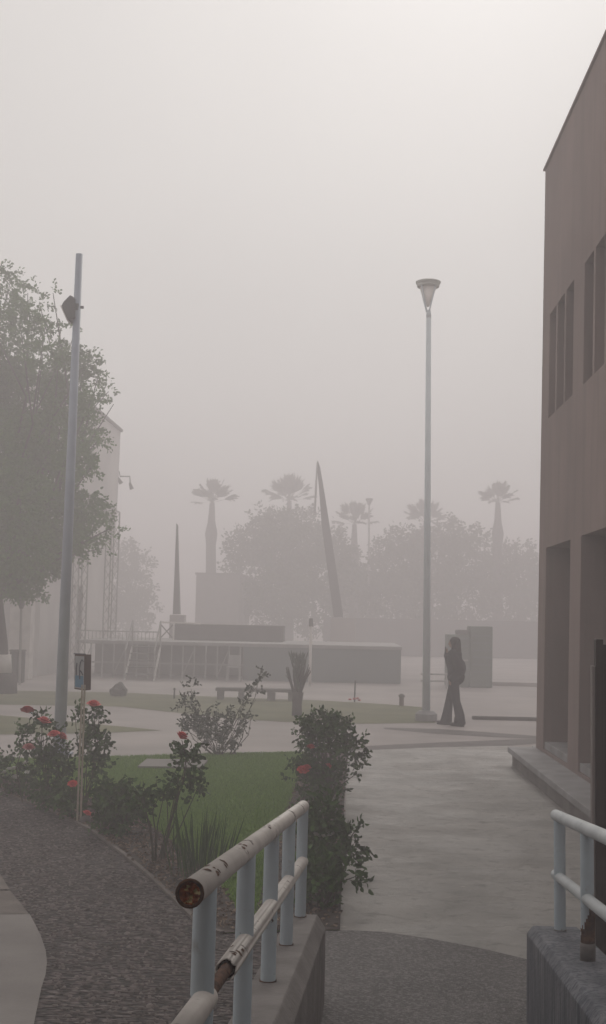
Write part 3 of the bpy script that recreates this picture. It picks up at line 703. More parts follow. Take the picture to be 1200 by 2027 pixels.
BL = {k: BLOOM.copy() for k in ('petal_red', 'petal_pink', 'petal_white')}
for k, me in BL.items():
    me.materials.append(M[k])
    for p_ in me.polygons: p_.use_smooth = True
def bush(label, base, lobes, flowers=(), stems=(), cat='rose bush', name='rose_bush', group='rose bushes along the beds', lm_='leaf_rose', lsize=.05, Y=None, dz=1.0, stem_r=.006, per=9, seed=None):
    """lobes: (px,py,rx,ry,leaves) in photo pixels at depth Y; stems: bare stem polylines in pixels"""
    st = random.getstate()
    if seed: random.seed(seed)
    b = G(*base); Y = Y or b.y; k = Y/F
    o = empty(name, b, label, cat, group)
    mb = MB(); pts, dirs = [], []
    def leafy(a, d, L, n):
        # a twig from a along d with leaves on alternating sides
        e = a+d*L; mid = a+d*L*.5+Vector((random.gauss(0, 1), random.gauss(0, 1), random.gauss(0, 1)))*L*.08
        mb.tube([a, mid, e], [stem_r*.5, stem_r*.4, stem_r*.25], 4, caps=False)
        for i in range(n):
            t = (i+1)/n; q = a.lerp(mid, t*2) if t < .5 else mid.lerp(e, t*2-1)
            sd_ = d.cross(Vector((random.gauss(0, 1), random.gauss(0, 1), random.gauss(0, 1)))).normalized()
            dd_ = (sd_+d*.5+Vector((0, 0, random.uniform(-.5, .3)))).normalized(); pts.append(q); dirs.append(dd_)
            if random.random() < .6: pts.append(q+dd_*lsize*.9); dirs.append(dd_+Vector((random.gauss(0, .3), random.gauss(0, .3), random.gauss(0, .3))))
    for px, py, rx, ry, n in lobes:
        c = P(px, py, Y); X_, Z_ = rx*k, ry*k; dep = min(max(X_, .06), .45)*dz
        for j in range(max(1, n//110)):
            tgt = c+Vector((random.uniform(-.5, .5)*X_, random.uniform(-.6, .6)*dep, random.uniform(-.6, .3)*Z_))
            rt = b+Vector((random.uniform(-.04, .04), random.uniform(-.04, .04), 0))
            m1 = rt.lerp(tgt, .5)+Vector((random.uniform(-.05, .05), random.uniform(-.05, .05), .04))
            mb.tube([rt, m1, tgt], [stem_r, stem_r*.8, stem_r*.5], 5, caps=False)
        nt_ = max(1, int(n*.7)//per)
        for j in range(nt_):
            u = Vector((random.gauss(0, 1), random.gauss(0, 1), random.gauss(0, 1))).normalized()*random.uniform(.25, 1)**.6
            a = c+Vector((u.x*X_*.85, u.y*dep, u.z*Z_*.85))
            d = (Vector((u.x, u.y, u.z*.6+.35))+Vector((random.gauss(0, .5), random.gauss(0, .5), random.gauss(0, .4)))).normalized()
            leafy(a, d, random.uniform(.5, 1)*min(.16, max(X_, Z_)*.9+.03), per*2//3)
    for poly in stems:
        pp = [P(x, y, Y+random.uniform(-.03, .03)) for x, y in poly]; n = len(pp)
        mb.tube(pp, [stem_r*1.3*(1-.6*i/(n-1)) for i in range(n)], 6)
    mb.build('stems', M['stem'], o)
    leaves_mesh('foliage', [tuple(p) for p in pts], [tuple(d) for d in dirs], lsize, lsize*.62, M[lm_], o)
    for px, py, sz, colr in flowers:
        f = bpy.data.objects.new('flower', BL[colr]); C.objects.link(f); f.parent = o
        q = P(px, py, Y-random.uniform(.12, .25)); f.location = q-b; s = 1.2*sz*k/.1; f.scale = (s, s, s*1.1)
        f.rotation_euler = (R(random.uniform(5, 32)), R(random.uniform(-22, 22)), random.uniform(0, 6))
    random.setstate(st); return o
bush('leggy rose bush with coral red blooms in front of the floodlight pole', (95, 1600), [(75, 1465, 48, 38, 420), (100, 1530, 42, 50, 620), (120, 1500, 22, 30, 140), (60, 1500, 30, 25, 120), (110, 1575, 40, 28, 420), (82, 1422, 14, 12, 40)],
     [(54, 1410, 20, 'petal_red'), (86, 1431, 20, 'petal_red'), (107, 1457, 18, 'petal_red'), (121, 1461, 18, 'petal_red'), (57, 1483, 18, 'petal_pink')], [[(45, 1590), (32, 1520), (45, 1480), (50, 1440)], [(95, 1600), (90, 1520), (84, 1440)]], seed=11)
bush('low rose bush with small white blooms at the left picture edge', (20, 1575), [(10, 1530, 30, 32, 360), (45, 1555, 35, 25, 360), (-30, 1520, 40, 40, 300), (5, 1498, 18, 18, 60)],
     [(28, 1523, 10, 'petal_white'), (10, 1530, 9, 'petal_white'), (52, 1512, 10, 'petal_white'), (31, 1541, 12, 'petal_white'), (18, 1524, 9, 'petal_white'), (54, 1530, 8, 'petal_white')], seed=12)
bush('narrow upright rose with one red bloom, right of the notice sign', (168, 1612), [(186, 1435, 22, 26, 170), (188, 1480, 22, 36, 380), (186, 1520, 18, 26, 200), (192, 1412, 10, 10, 40), (150, 1415, 10, 14, 50)],
     [(185, 1398, 20, 'petal_red')], [[(166, 1610), (172, 1560), (186, 1525), (190, 1470), (186, 1405)]], seed=13)
bush('small dark rose clump with a low red bloom at the sign foot', (140, 1622), [(125, 1592, 30, 24, 260), (150, 1590, 22, 26, 160)], [(144, 1554, 14, 'petal_red'), (172, 1613, 14, 'petal_red')], [[(140, 1620), (146, 1590), (144, 1560)], [(150, 1622), (165, 1618), (172, 1615)]], seed=14)
bush('rounded dark leafy bush without flowers beside the curved edging', (235, 1655), [(232, 1600, 42, 38, 900), (215, 1580, 25, 22, 200), (262, 1585, 30, 25, 260), (240, 1635, 40, 20, 420)], seed=15)
bush('bare-stemmed rose with leafy tips only, right of the rounded dark bush', (306, 1712), [(285, 1578, 24, 20, 130), (318, 1572, 18, 15, 70), (268, 1570, 14, 12, 50)], [], [[(306, 1712), (300, 1650), (288, 1600), (284, 1575)], [(308, 1712), (308, 1650), (302, 1605), (318, 1570)]], seed=16)
bush('tall single rose with a bright red bloom above the concrete cover', (318, 1706), [(368, 1525, 26, 34, 300), (372, 1498, 20, 16, 90), (385, 1565, 14, 16, 60), (350, 1560, 14, 14, 50), (325, 1577, 12, 10, 40)], [(358, 1461, 21, 'petal_red')], [[(318, 1706), (332, 1650), (345, 1600), (365, 1540), (368, 1500), (360, 1465)]], seed=17)
bush('leggy many-stemmed rose bush with two long sprigs at the far edge of the near lawn', (432, 1497), [(385, 1425, 30, 28, 380), (410, 1450, 35, 30, 520), (440, 1425, 30, 22, 240), (445, 1465, 28, 28, 300), (470, 1440, 26, 26, 160), (366, 1385, 14, 30, 130), (375, 1362, 12, 10, 30), (355, 1440, 14, 14, 50), (495, 1425, 12, 22, 60), (500, 1385, 14, 16, 50), (510, 1360, 14, 18, 60), (516, 1335, 10, 12, 36), (520, 1322, 6, 8, 22), (478, 1400, 14, 12, 40)],
     [], [[(462, 1494), (480, 1460), (487, 1420), (505, 1380), (518, 1320)], [(455, 1494), (470, 1460), (474, 1430)], [(420, 1494), (385, 1465), (370, 1440), (366, 1370)], [(425, 1496), (400, 1475), (380, 1462)], [(440, 1496), (445, 1450)], [(458, 1494), (492, 1455), (498, 1415)]], lm_='leaf_dust', lsize=.05, seed=18)
# roses in the straight bed, far to near
bush('dense tall rose bush with three coral blooms at the head of the path bed', (648, 1600), [(640, 1435, 32, 22, 420), (615, 1450, 30, 30, 420), (665, 1455, 34, 34, 620), (640, 1500, 52, 48, 1100), (640, 1560, 44, 42, 700), (700, 1480, 22, 26, 120), (705, 1515, 22, 26, 100), (590, 1465, 14, 16, 50), (595, 1530, 18, 24, 120), (650, 1418, 14, 10, 40)],
     [(615, 1482, 15, 'petal_red'), (600, 1527, 17, 'petal_red'), (608, 1521, 12, 'petal_red'), (651, 1520, 14, 'petal_red')], [], seed=19, stem_r=.007)
bush('dark rose bush with a few white blooms behind the left railing top', (645, 1735), [(634, 1620, 34, 30, 500), (652, 1665, 40, 36, 750), (636, 1708, 40, 32, 600), (695, 1645, 18, 14, 50), (700, 1690, 22, 18, 90)], [(625, 1655, 12, 'petal_white'), (640, 1657, 9, 'petal_white'), (657, 1651, 13, 'petal_white')], [[(660, 1690), (690, 1665), (706, 1640)]], seed=20)
bush('straggling low rose bush with bare sprigs leaning over the path', (640, 1800), [(630, 1735, 34, 30, 420), (665, 1745, 20, 20, 110), (695, 1735, 20, 14, 50), (690, 1715, 18, 12, 40), (625, 1775, 30, 20, 260)], [], [[(645, 1795), (665, 1750), (705, 1735)]], seed=21)
# tall grass tuft near the railing
tb = G(392, 1742); pts = []; dirs = []
for _ in range(110):
    a = random.uniform(0, 6.28); r = random.uniform(0, .2)
    pts.append((tb.x+r*math.cos(a)*1.1, tb.y+r*math.sin(a), .01)); dirs.append((math.cos(a)*.22+random.gauss(0, .08), math.sin(a)*.22, 1))
gt2 = empty('grass_tuft', tb, 'tall thin tuft of dark grass between the red rose and the left railing', 'grass tuft')
leaves_mesh('blades', pts, dirs, .46, .011, M['leaf_rose'], gt2, fold=.1)
# pruned upright shrub beyond the plaza
ab = G(588, 1417); k = ab.y/F
au = empty('pruned_shrub', ab, 'pruned shrub with a thick stump and upright bare stems on the far lawn strip', 'shrub')
MB().tube([ab, P(588, 1395, ab.y), P(590, 1370, ab.y)], [.11, .10, .12], 12).build('trunk', M['bark'], au, smooth=True)
mb = MB()
for i in range(30):
    t = random.uniform(-1, 1); tx = 592+t*27; ty = 1297+abs(t)*24+random.uniform(0, 18); y_ = ab.y+random.uniform(-.15, .15)
    mb.tube([P(589+t*7, 1374, ab.y), P(590+t*18, 1345, y_), P(tx, ty, y_)], [.022, .015, .006], 5, caps=False)
mb.build('branches', M['bark'], au)
pts, dirs = [], []
for i in range(420):
    t = random.uniform(-1, 1)*.75; ty = random.uniform(1300, 1368); pts.append(tuple(P(591+t*(1372-ty)*.32, ty, ab.y+random.uniform(-.15, .15)))); dirs.append((t*.3, random.gauss(0, .2), 1))
leaves_mesh('foliage', pts, dirs, .12, .022, M['leaf_dust'], au)
# small red flowers at the stake
ps = G(702, 1392)
for i in range(5):
    f = bpy.data.objects.new('flower', BL['petal_red']); C.objects.link(f); f.parent = po; f.location = (random.uniform(-.2, .15), random.uniform(-.1, .1), random.uniform(.03, .08)); f.scale = (1, 1, .9)

# ------------------------------------------------------------------ trees
def grow(mb, a, b, r0, r1, n=8, wob=.08):
    L = (b-a).length; mid = [a.lerp(b, t)+Vector((random.gauss(0, 1), random.gauss(0, 1), random.gauss(0, .4)))*L*wob*(t*(1-t)*4) for t in (0, .33, .66, 1)]
    mb.tube(mid, [r0+(r1-r0)*t for t in (0, .33, .66, 1)], n, caps=False)
def tree(label, base, trunk_top, lobes, Y, lm_, lsize, r0, density=1.0, name='broadleaf_tree', depth=None, group=None, spr=.55, seed=1, twig_leaf=9, bark='bark'):
    st = random.getstate(); random.seed(seed)
    o = empty(name, base, label, 'tree', group); k = Y/F; mb = MB()
    tt_ = trunk_top; mb.tube([base-Vector((0, 0, .05)), base+Vector((0, 0, .25)), base.lerp(tt_, .5)+Vector((r0*.3, 0, 0)), tt_], [r0*1.5, r0*1.1, r0*.9, r0*.75], 14, caps=False)
    pts, dirs = [], []
    for px, py, rp in lobes:
        airy = .38 if (name == 'broadleaf_tree' and lm_ == 'leaf_tree' and (py < 720 or px > 180)) else 1
        dep = (depth or .5)*random.uniform(-1, 1)
        c = P(px, py, Y+dep); r = rp*k
        grow(mb, tt_, c, r0*.28, r0*.05)
        n = int(airy*density*46*(r/lsize)**2/ twig_leaf/8)
        for _ in range(n):
            u = Vector((random.gauss(0, 1), random.gauss(0, 1), random.gauss(0, 1))).normalized(); rad = r*random.uniform(.2, 1)**.5
            a = c+Vector((u.x*rad*(1.15 if airy < 1 else 1), u.y*rad, u.z*rad*(.5 if airy < 1 else .85))); d = (u*Vector((1, 1, .5)).length*.6+Vector((random.gauss(0, .5), random.gauss(0, .5), random.gauss(0, .25)-.15))).normalized()
            L = lsize*random.uniform(2.5, 5.5)*spr
            for i in range(twig_leaf):
                q = a+d*L*(i+1)/twig_leaf+Vector((random.gauss(0, 1), random.gauss(0, 1), random.gauss(0, 1)))*lsize*.35
                pts.append(tuple(q)); dirs.append((d.x+random.gauss(0, .8), d.y+random.gauss(0, .8), d.z+random.gauss(0, .7)-.2))
    mb.build('trunk', M[bark], o, smooth=True)
    leaves_mesh('crown', pts, dirs, lsize, lsize*.55, M[lm_], o)
    random.setstate(st); return o, len(pts)
tbse = G(0, 1372); TY = tbse.y
lobes = [(-20, 545, 42), (20, 560, 30), (55, 580, 24), (78, 600, 16), (-30, 620, 80), (40, 640, 45), (90, 645, 24), (120, 650, 14), (20, 700, 70), (85, 700, 42), (130, 690, 26), (165, 720, 26), (195, 740, 20), (215, 775, 16), (140, 745, 34),
         (60, 790, 80), (-40, 760, 90), (130, 800, 48), (180, 795, 24), (110, 870, 62), (165, 855, 36), (196, 870, 18), (20, 890, 90), (80, 950, 70), (150, 915, 34), (180, 925, 16), (20, 1000, 90), (100, 1020, 62), (160, 1010, 42), (195, 1015, 26), (220, 1045, 18),
         (40, 1080, 72), (120, 1075, 40), (165, 1070, 26), (190, 1060, 20), (205, 1085, 12), (150, 1100, 12), (80, 1120, 38), (30, 1150, 32), (60, 1165, 20), (-30, 1100, 70), (-60, 900, 110), (-60, 1000, 110), (-90, 700, 110), (95, 1110, 22), (75, 1182, 9), (45, 1185, 8), (150, 650, 9), (225, 800, 7), (105, 580, 8),
         (-150, 620, 110), (-170, 800, 130), (-170, 980, 120), (-130, 1090, 80)]
bt_, n1 = tree('big leafy tree with whitewashed trunk foot at the left picture edge', tbse, P(-8, 1175, TY), lobes, TY, 'leaf_tree', .09, .2, 8, depth=1.6, seed=3)
MB().lathe(tbse, [(.42, -.03), (.40, .3), (.30, .48)], 16).build('trunk_foot', M['bark'], bt_, smooth=True)
MB().lathe(tbse+Vector((0, 0, .5)), [(.27, 0), (.235, .45)], 16).build('whitewash', M['white'], bt_, smooth=True)

DF = 84.0
def far_tree(label, lob, Y, seed, px_base, dens=1.0, ls=.23):
    b = P(px_base, 1300, Y); b.z = 0
    return tree(label, b, P(px_base, 1180, Y), lob, Y, 'leaf_far', ls, .3, dens, depth=2.2, group='hazy trees beyond the square', seed=seed, twig_leaf=6)[1]
nn = far_tree('large rounded hazy tree in front of the second palm from left', [(568, 1040, 34), (540, 1032, 24), (605, 1034, 28), (530, 1064, 44), (490, 1085, 40), (465, 1085, 18), (615, 1075, 44), (570, 1100, 62), (500, 1140, 55), (640, 1130, 65), (560, 1170, 60), (470, 1180, 40), (660, 1090, 34), (508, 1020, 10), (515, 1008, 6), (620, 1200, 60), (520, 1215, 50)], 76, 31, 570, 6)
nn += far_tree('broad hazy tree just right of the street lamp pole', [(800, 1074, 28), (772, 1068, 16), (760, 1088, 20), (840, 1072, 28), (885, 1058, 28), (915, 1062, 26), (945, 1075, 24), (860, 1110, 65), (790, 1125, 55), (920, 1120, 50), (740, 1150, 40), (840, 1180, 70), (930, 1180, 55), (770, 1190, 55), (893, 1040, 10), (720, 1165, 30)], 79, 32, 850, 6)
nn += far_tree('low hazy tree beside the brown building corner', [(1000, 1105, 30), (1030, 1095, 24), (1055, 1115, 26), (985, 1140, 40), (1040, 1150, 45), (1000, 1190, 50), (1060, 1190, 50), (1090, 1150, 40)], 84, 33, 1030, 6)
nn += far_tree('small hazy tree between the two middle palms', [(700, 1150, 34), (680, 1170, 34), (720, 1190, 34), (700, 1215, 36), (690, 1185, 36), (662, 1060, 20), (690, 1110, 26)], 86, 34, 700, 5)
nn += far_tree('faint tree right of the pale corner building', [(245, 1100, 30), (262, 1120, 36), (258, 1165, 42), (270, 1200, 38), (240, 1190, 36), (250, 1230, 40)], 84, 35, 255, 5)

def palm(label, cx, cy, w, trunk_px, Y, seed, hide=False):
    random.seed(seed); k = Y/F
    b = P(cx, 1290, Y); b.z = 0; ctr = P(cx, cy+20, Y); b.x = P(cx, 1200, Y).x
    o = empty('fan_palm', b, label, 'palm tree', 'fan palms beyond the square'); r = trunk_px*k/2
    sk = P(cx, cy+72, Y)
    MB().tube([b, Vector((ctr.x, Y, sk.z-1.1)), Vector((ctr.x, Y, sk.z-.3)), Vector((ctr.x, Y, sk.z+.5)), ctr], [r*1.15, r*1.0, r*1.25, r*.75, r*.5], 14, caps=False).build('trunk', M['bark'], o, smooth=True)
    V, Fc = [], []; Rw = w*k/2; org = Vector(b)
    NF = 24
    for i in range(NF):
        az = i*2.39996+random.uniform(-.2, .2); q = i/NF
        el = R(86-84*q+random.uniform(-9, 9))              # young leaves upright, old ones hang
        d = Vector((math.cos(az)*math.cos(el), math.sin(az)*math.cos(el), math.sin(el))); pl_ = Rw*random.uniform(.34, .46)
        a = ctr; c = ctr+d*pl_; side = (Matrix.Rotation(random.uniform(-.5, .5), 3, d) @ d.cross(Vector((0, 0, 1))).normalized()); nr = side.cross(d)
        k0 = len(V); w2 = .025
        V += [a-side*w2, a+side*w2, c+side*w2, c-side*w2]; Fc.append((k0, k0+1, k0+2, k0+3))
        fl = Rw*random.uniform(.52, .66)
        for j in range(17):
            t = (j-8)/8*R(36); dv = (d*math.cos(t)+side*math.sin(t)+nr*.12*math.cos(t*2)).normalized(); Ls = fl*(1-.35*(abs(j-8)/8)**2)*random.uniform(.8, 1.12)
            m_ = c+dv*Ls*.45; m2_ = c+dv*Ls*.8-Vector((0, 0, Ls*.03)); e = c+dv*Ls-Vector((0, 0, Ls*random.uniform(.04, .22))); sw = dv.cross(nr).normalized()*Ls*.05; k0 = len(V)
            V += [c, m_+sw, m2_+sw*.6, e, m2_-sw*.6, m_-sw]; Fc.append((k0, k0+1, k0+2, k0+3, k0+4, k0+5))
    V = [v-org for v in V]
    link('crown', mesh(V, Fc), M['frond'], o)
palm('leftmost fan palm with a clear slim trunk', 420, 975, 108, 20, 80, 51)
palm('fan palm rising behind the large rounded tree', 573, 972, 116, 18, 84, 52)
palm('fan palm with a bulging neck beside the hazy park lamp', 702, 1018, 104, 18, 84, 53)
palm('fan palm whose crown shows behind the street lamp pole', 842, 1015, 104, 17, 86, 54)
palm('rightmost fan palm near the brown building', 986, 975, 92, 19, 82, 55)

# hazy park lamp
a = P(729, 1290, 78); a.z = 0; b = P(731, 1000, 78); pk = empty('park_lamp', a, 'thin hazy lamp post with a boxy head beside a palm crown', 'street lamp')
MB().tube([a, b], [.08, .055], 8).build('pole', M['frame'], pk); MB().lathe(b, [(.08, 0), (.2, .3), (.24, .34), (.24, .43)], 10).build('lantern', M['darkbox'], pk)

# ------------------------------------------------------------------ monument of two leaning blades
my = 54.0
def blade(name, label, pts, Y, th, m=M['sculpt']):
    f = [P(x, y, Y) for x, y in pts]; mb = MB(); n = len(f); off = Vector((0, th, 0))
    A = [mb.bm.verts.new(p) for p in f]; B = [mb.bm.verts.new(p+off) for p in f]
    mb.bm.faces.new(A); mb.bm.faces.new(B[::-1])
    for i in range(n): mb.bm.faces.new((A[i], A[(i+1) % n], B[(i+1) % n], B[i]))
    return mb
mn = empty('leaning_monument', (P(660, 1290, my).x, my, 0), 'tall dark blade monument leaning left with a thin pole at its tip', 'monument')
blade('', '', [(627, 917), (629, 911), (634, 925), (642, 972), (652, 1035), (668, 1140), (680, 1222), (661, 1222), (650, 1140), (637, 1040), (631, 960)], my, .3).build('blade', M['sculpt'], mn)
MB().tube([P(628, 916, my), P(626, 960, my), P(623, 1020, my)], [.03, .05, .05], 8).build('side_pole', M['frame'], mn)
MB().box((P(655, 1222, my).x, my-.1, 0), (P(705, 1222, my).x, my+.8, P(670, 1223, my).z), .03).build('plinth', M['ground'], mn)
mb = blade('', '', [(349, 1036), (351, 1040), (353, 1120), (356, 1216), (342, 1216), (346, 1120)], 49, .3)
bs = P(349, 1290, 49); bs.z = 0
m2 = empty('obelisk_monument', bs, 'slender upright dark spire standing left of the palms', 'monument'); mb.build('spire', M['sculpt'], m2)
MB().box((bs.x-.3, 48.9, 0), (bs.x+.3, 49.5, P(349, 1217, 49).z), .03).build('plinth', M['ground'], m2)

# ------------------------------------------------------------------ stage and its surroundings
SY = G(700, 1352).y
st_ = empty('open_air_stage', (P(480, 1350, SY).x, SY, 0), 'long low open-air stage with a pale deck edge and grey-green skirt', 'stage')
xl, xm, xr = P(150, 1300, SY).x, P(482, 1300, SY).x, P(796, 1300, SY).x
dz_ = P(600, 1276, SY).z
MB().box((xl, SY, dz_-.11), (xr, SY+6, dz_), .01).build('deck', M['deck'], st_)
MB().box((xm, SY+.05, -.002), (xr-.03, SY+.09, dz_-.112)).build('skirt_panel', M['skirt'], st_)
MB().box((xr-.085, SY+.1, -.002), (xr-.03, SY+5.9, dz_-.112)).build('skirt_panel', M['skirt'], st_)
MB().box((xl+.1, SY+2.5, -.002), (xm, SY+2.55, dz_-.112)).build('back_panel', M['far_wall'], st_)
n = 15
for i in range(n):
    x = xl+.1+(xm-xl-.2)*i/(n-1)
    MB().tube([(x, SY+.06, 0), (x, SY+.06, dz_-.111)], .028, 6).build('leg', M['frame'], st_)
    if i % 3 == 0 and i < n-1:
        x2 = x+(xm-xl-.2)/(n-1)
        MB().tube([(x, SY+.1, .1), (x2, SY+.1, dz_-.2)], .02, 6).build('cross_brace', M['frame'], st_)
MB().box((xl, SY+.02, .45), (xm, SY+.05, .5)).build('lower_beam', M['frame'], st_)
# stairs with pale stringers
sY = SY-1.2
sx0, sx1 = P(246, 1335, sY).x, P(306, 1335, sY).x
sr = empty('stage_stairs', ((sx0+sx1)/2, sY, 0), 'short flight of stairs with pale stringers leading up to the stage', 'stairs')
for i in range(5):
    z = .2*(i+1); y = sY+.24*i
    MB().box((sx0+.04, y, z-.035), (sx1-.04, y+.26, z), .004).build('tread', M['darkbox'], sr)
for x in (sx0, sx1-.04):
    MB().hull([(x, sY-.06, 0), (x+.04, sY-.06, 0), (x+.04, sY+.1, 0), (x, sY+.1, 0), (x, sY+1.12, 1.0), (x+.04, sY+1.12, 1.0), (x+.04, sY+1.19, .9), (x, sY+1.19, .9)]).build('stringer', M['white'], sr)
    MB().tube([(x+.02, sY, .05), (x+.02, sY, .9), (x+.02, sY+1.1, 1.8), (x+.02, sY+1.12, 1.0)], .025, 6).build('handrail', M['frame'], sr)
# barrier railing along the left front
br = empty('barrier_fence', (P(300, 1300, SY+1).x, SY+1, dz_), 'row of thin white balusters on the stage edge', 'railing')
xb0_, xb1_ = P(160, 1270, SY+1).x, P(318, 1270, SY+1).x
zt = dz_+.02
# dark structures standing on the stage
by = SY+3
MB_ = MB().box((P(345, 1250, by).x, by, dz_+.002), (P(560, 1250, by).x, by+1.6, P(450, 1237, by).z), .02)
tag(MB_.build('stage_riser', M['darkbox']), 'long low dark riser block standing on the stage', 'riser')
fr = empty('scaffold_frame', (P(330, 1262, by-1).x, by-1, dz_), 'small white scaffold frame standing on the stage beside the dark riser', 'scaffold')
fx0, fx1, fz = P(317, 1240, by-1).x, P(344, 1240, by-1).x, P(330, 1232, by-1).z
for x in (fx0, fx1): MB().tube([(x, by-1, dz_), (x, by-1, fz)], .035, 6).build('upright', M['white'], fr)
MB().tube([(fx0, by-1, fz), (fx1+.9, by-1, fz-.02)], .03, 6).build('crossbar', M['white'], fr)
MB().tube([(fx0, by-1, dz_+.05), (fx1, by-1, fz-.05)], .022, 6).build('diagonal', M['darkbox'], fr)
MB().tube([(fx1, by-1, dz_+.05), (fx0, by-1, fz-.05)], .022, 6).build('diagonal', M['darkbox'], fr)
br.location = ((xb0_+xb1_)/2, SY+1, dz_)
for i in range(22):
    x = xb0_+(xb1_-xb0_)*i/21; MB().tube([(x, SY+1, dz_), (x, SY+1, dz_+.28)], .014, 4).build('baluster', M['frame'], br)
MB().tube([(xb0_, SY+1, dz_+.28), (xb1_, SY+1, dz_+.28)], .02, 6).build('top_rail', M['frame'], br)
# small speakers / crates under and beside
p = P(462, 1338, SY-.8); p.z = 0
e = empty('white_chair', p, 'small white plastic chair in front of the stage skirt', 'chair')
for dx in (-.2, .2):
    for dy in (-.2, .2): MB().tube([p+Vector((dx, dy, 0)), p+Vector((dx*.9, dy*.9, .42))], .02, 6).build('leg', M['frame'], e)
MB().box(p+Vector((-.21, -.21, .42)), p+Vector((.21, .21, .45)), .01).build('seat', M['frame'], e)
MB().hull([p+Vector((-.2, .19, .46)), p+Vector((.2, .19, .46)), p+Vector((.2, .22, .46)), p+Vector((-.2, .22, .46)), p+Vector((-.18, .25, .8)), p+Vector((.18, .25, .8)), p+Vector((.18, .28, .8)), p+Vector((-.18, .28, .8))], .008).build('backrest', M['frame'], e)

# block building behind the palms
hy = 72
hb = empty('low_block_building', (P(425, 1290, hy).x, hy, 0), 'plain flat-roofed block building behind the leftmost palm', 'building')
MB().box((P(387, 1200, hy).x, hy, 0), (P(474, 1200, hy).x, hy+8, P(425, 1138, hy).z)).build('wall', M['far_wall'], hb)
MB().box((P(385, 1200, hy).x, hy-.1, P(425, 1138, hy).z+.002), (P(476, 1200, hy).x, hy+8.1, P(425, 1134, hy).z)).build('roof', M['band'], hb)

# pale building on the left, facade running away from us
px_ = P(225, 1100, 50).x
fb = empty('pale_building', (px_-3, 45, 0), 'tall pale building seen through haze behind the big tree', 'building')
zt = P(232, 855, 50).z
mb = MB()
def face(a): mb.bm.faces.new([mb.bm.verts.new(p) for p in a])
wx = lambda z: px_+.012*z
holes_f = [(41.5, 43.0, 0, 3.0), (43.2, 44.2, 0, 3.0), (39.2, 40.4, 5, 7), (41.2, 42.4, 5, 7)]
# facade faces +x (seen from the right)
ys = sorted({38, 50, *[h[0] for h in holes_f], *[h[1] for h in holes_f]}); zs = sorted({0, zt, 3.0, 5, 7})
for i in range(len(ys)-1):
    for j in range(len(zs)-1):
        c1, c2 = (ys[i]+ys[i+1])/2, (zs[j]+zs[j+1])/2
        hh = any(h[0] < c1 < h[1] and h[2] < c2 < h[3] for h in holes_f); dx = -.25 if hh else 0
        face([(wx(zs[j])+dx, ys[i], zs[j]), (wx(zs[j])+dx, ys[i+1], zs[j]), (wx(zs[j+1])+dx, ys[i+1], zs[j+1]), (wx(zs[j+1])+dx, ys[i], zs[j+1])])
for a in ([(px_-12, 38, 0), (px_, 38, 0), (wx(zt), 38, zt), (px_-12, 38, zt)], [(px_-12, 50, 0), (px_-12, 50, zt), (wx(zt), 50, zt), (px_, 50, 0)], [(px_-12, 38, zt), (wx(zt), 38, zt), (wx(zt), 50, zt), (px_-12, 50, zt)], [(px_-12, 38, 0), (px_-12, 38, zt), (px_-12, 50, zt), (px_-12, 50, 0)]): face(a)
mb.build('wall', M['facade_far'], fb)
MB().box((wx(zt)-.3, 37.9, zt+.003), (wx(zt)+.08, 50.1, zt+.12)).build('parapet', M['band'], fb)
for a, b, c, d in holes_f[2:]:
    MB().box((px_-.2+.07, a+.02, c+.02), (px_-.17+.07, b-.02, d-.02)).build('window', M['glass'], fb)

# stage lighting truss with three lamps
def truss(p0, p1, name, w, m, parent):
    mb = MB(); d = (p1-p0); L = d.length; d.normalize(); up = d.orthogonal().normalized(); s_ = d.cross(up)
    cs = [(up*a+s_*b)*w/2 for a, b in ((1, 1), (1, -1), (-1, -1), (-1, 1))]
    for c in cs: mb.tube([p0+c, p1+c], .025, 5)
    n = max(2, int(L/w/1.2))
    for i in range(n):
        a, b = p0.lerp(p1, i/n), p0.lerp(p1, (i+1)/n)
        for j in range(4): mb.tube([a+cs[j], b+cs[(j+1) % 4]], .012, 4, caps=False)
    return mb.build(name, m, parent)
ty1, ty2 = 37.0, 42.0
g1, g2 = P(152, 1325, ty1), P(214, 1320, ty2); g1.z = g2.z = 0
tp1, tp2 = P(158, 985, ty1), P(222, 985, ty2)
tr = empty('lighting_truss', g2, 'pale lattice lighting truss with three small lamps in front of the pale building', 'truss')
truss(g1, Vector((g1.x, g1.y, tp1.z)), 'tower', .32, M['frame'], tr); truss(g2, Vector((g2.x, g2.y, tp1.z)), 'tower', .32, M['frame'], tr)
truss(Vector((g1.x, g1.y, tp1.z)), Vector((g2.x, g2.y, tp1.z)), 'crossbeam', .28, M['frame'], tr)
for t in (.2, .45, .65):
    c = Vector((g1.x, g1.y, tp1.z-.2)).lerp(Vector((g2.x, g2.y, tp1.z-.2)), t)
    MB().lathe(c+Vector((0, -.1, -.25)), [(.13, 0), (.13, .1), (.08, .28)], 12).build('stage_lamp', M['white'], tr)
ab_ = P(231, 945, 49.9)
bm_ = empty('lamp_bracket', ab_, 'thin wall bracket with two hanging lamps on the pale building corner', 'wall lamp')
k = 50/F
A_ = P(226, 935, 50); 
MB().tube([P(228, 934, 50), P(236, 934, 50), P(238, 943, 50), P(257, 943, 50), P(258, 958, 50)], .03, 6).build('arm', M['darkbox'], bm_)
MB().tube([P(257, 956, 50), P(261, 968, 50)], [.05, .09], 8).build('lamp_head', M['darkbox'], bm_)
MB().tube([P(233, 945, 50), P(240, 957, 50)], [.05, .09], 8).build('lamp_head', M['darkbox'], bm_)

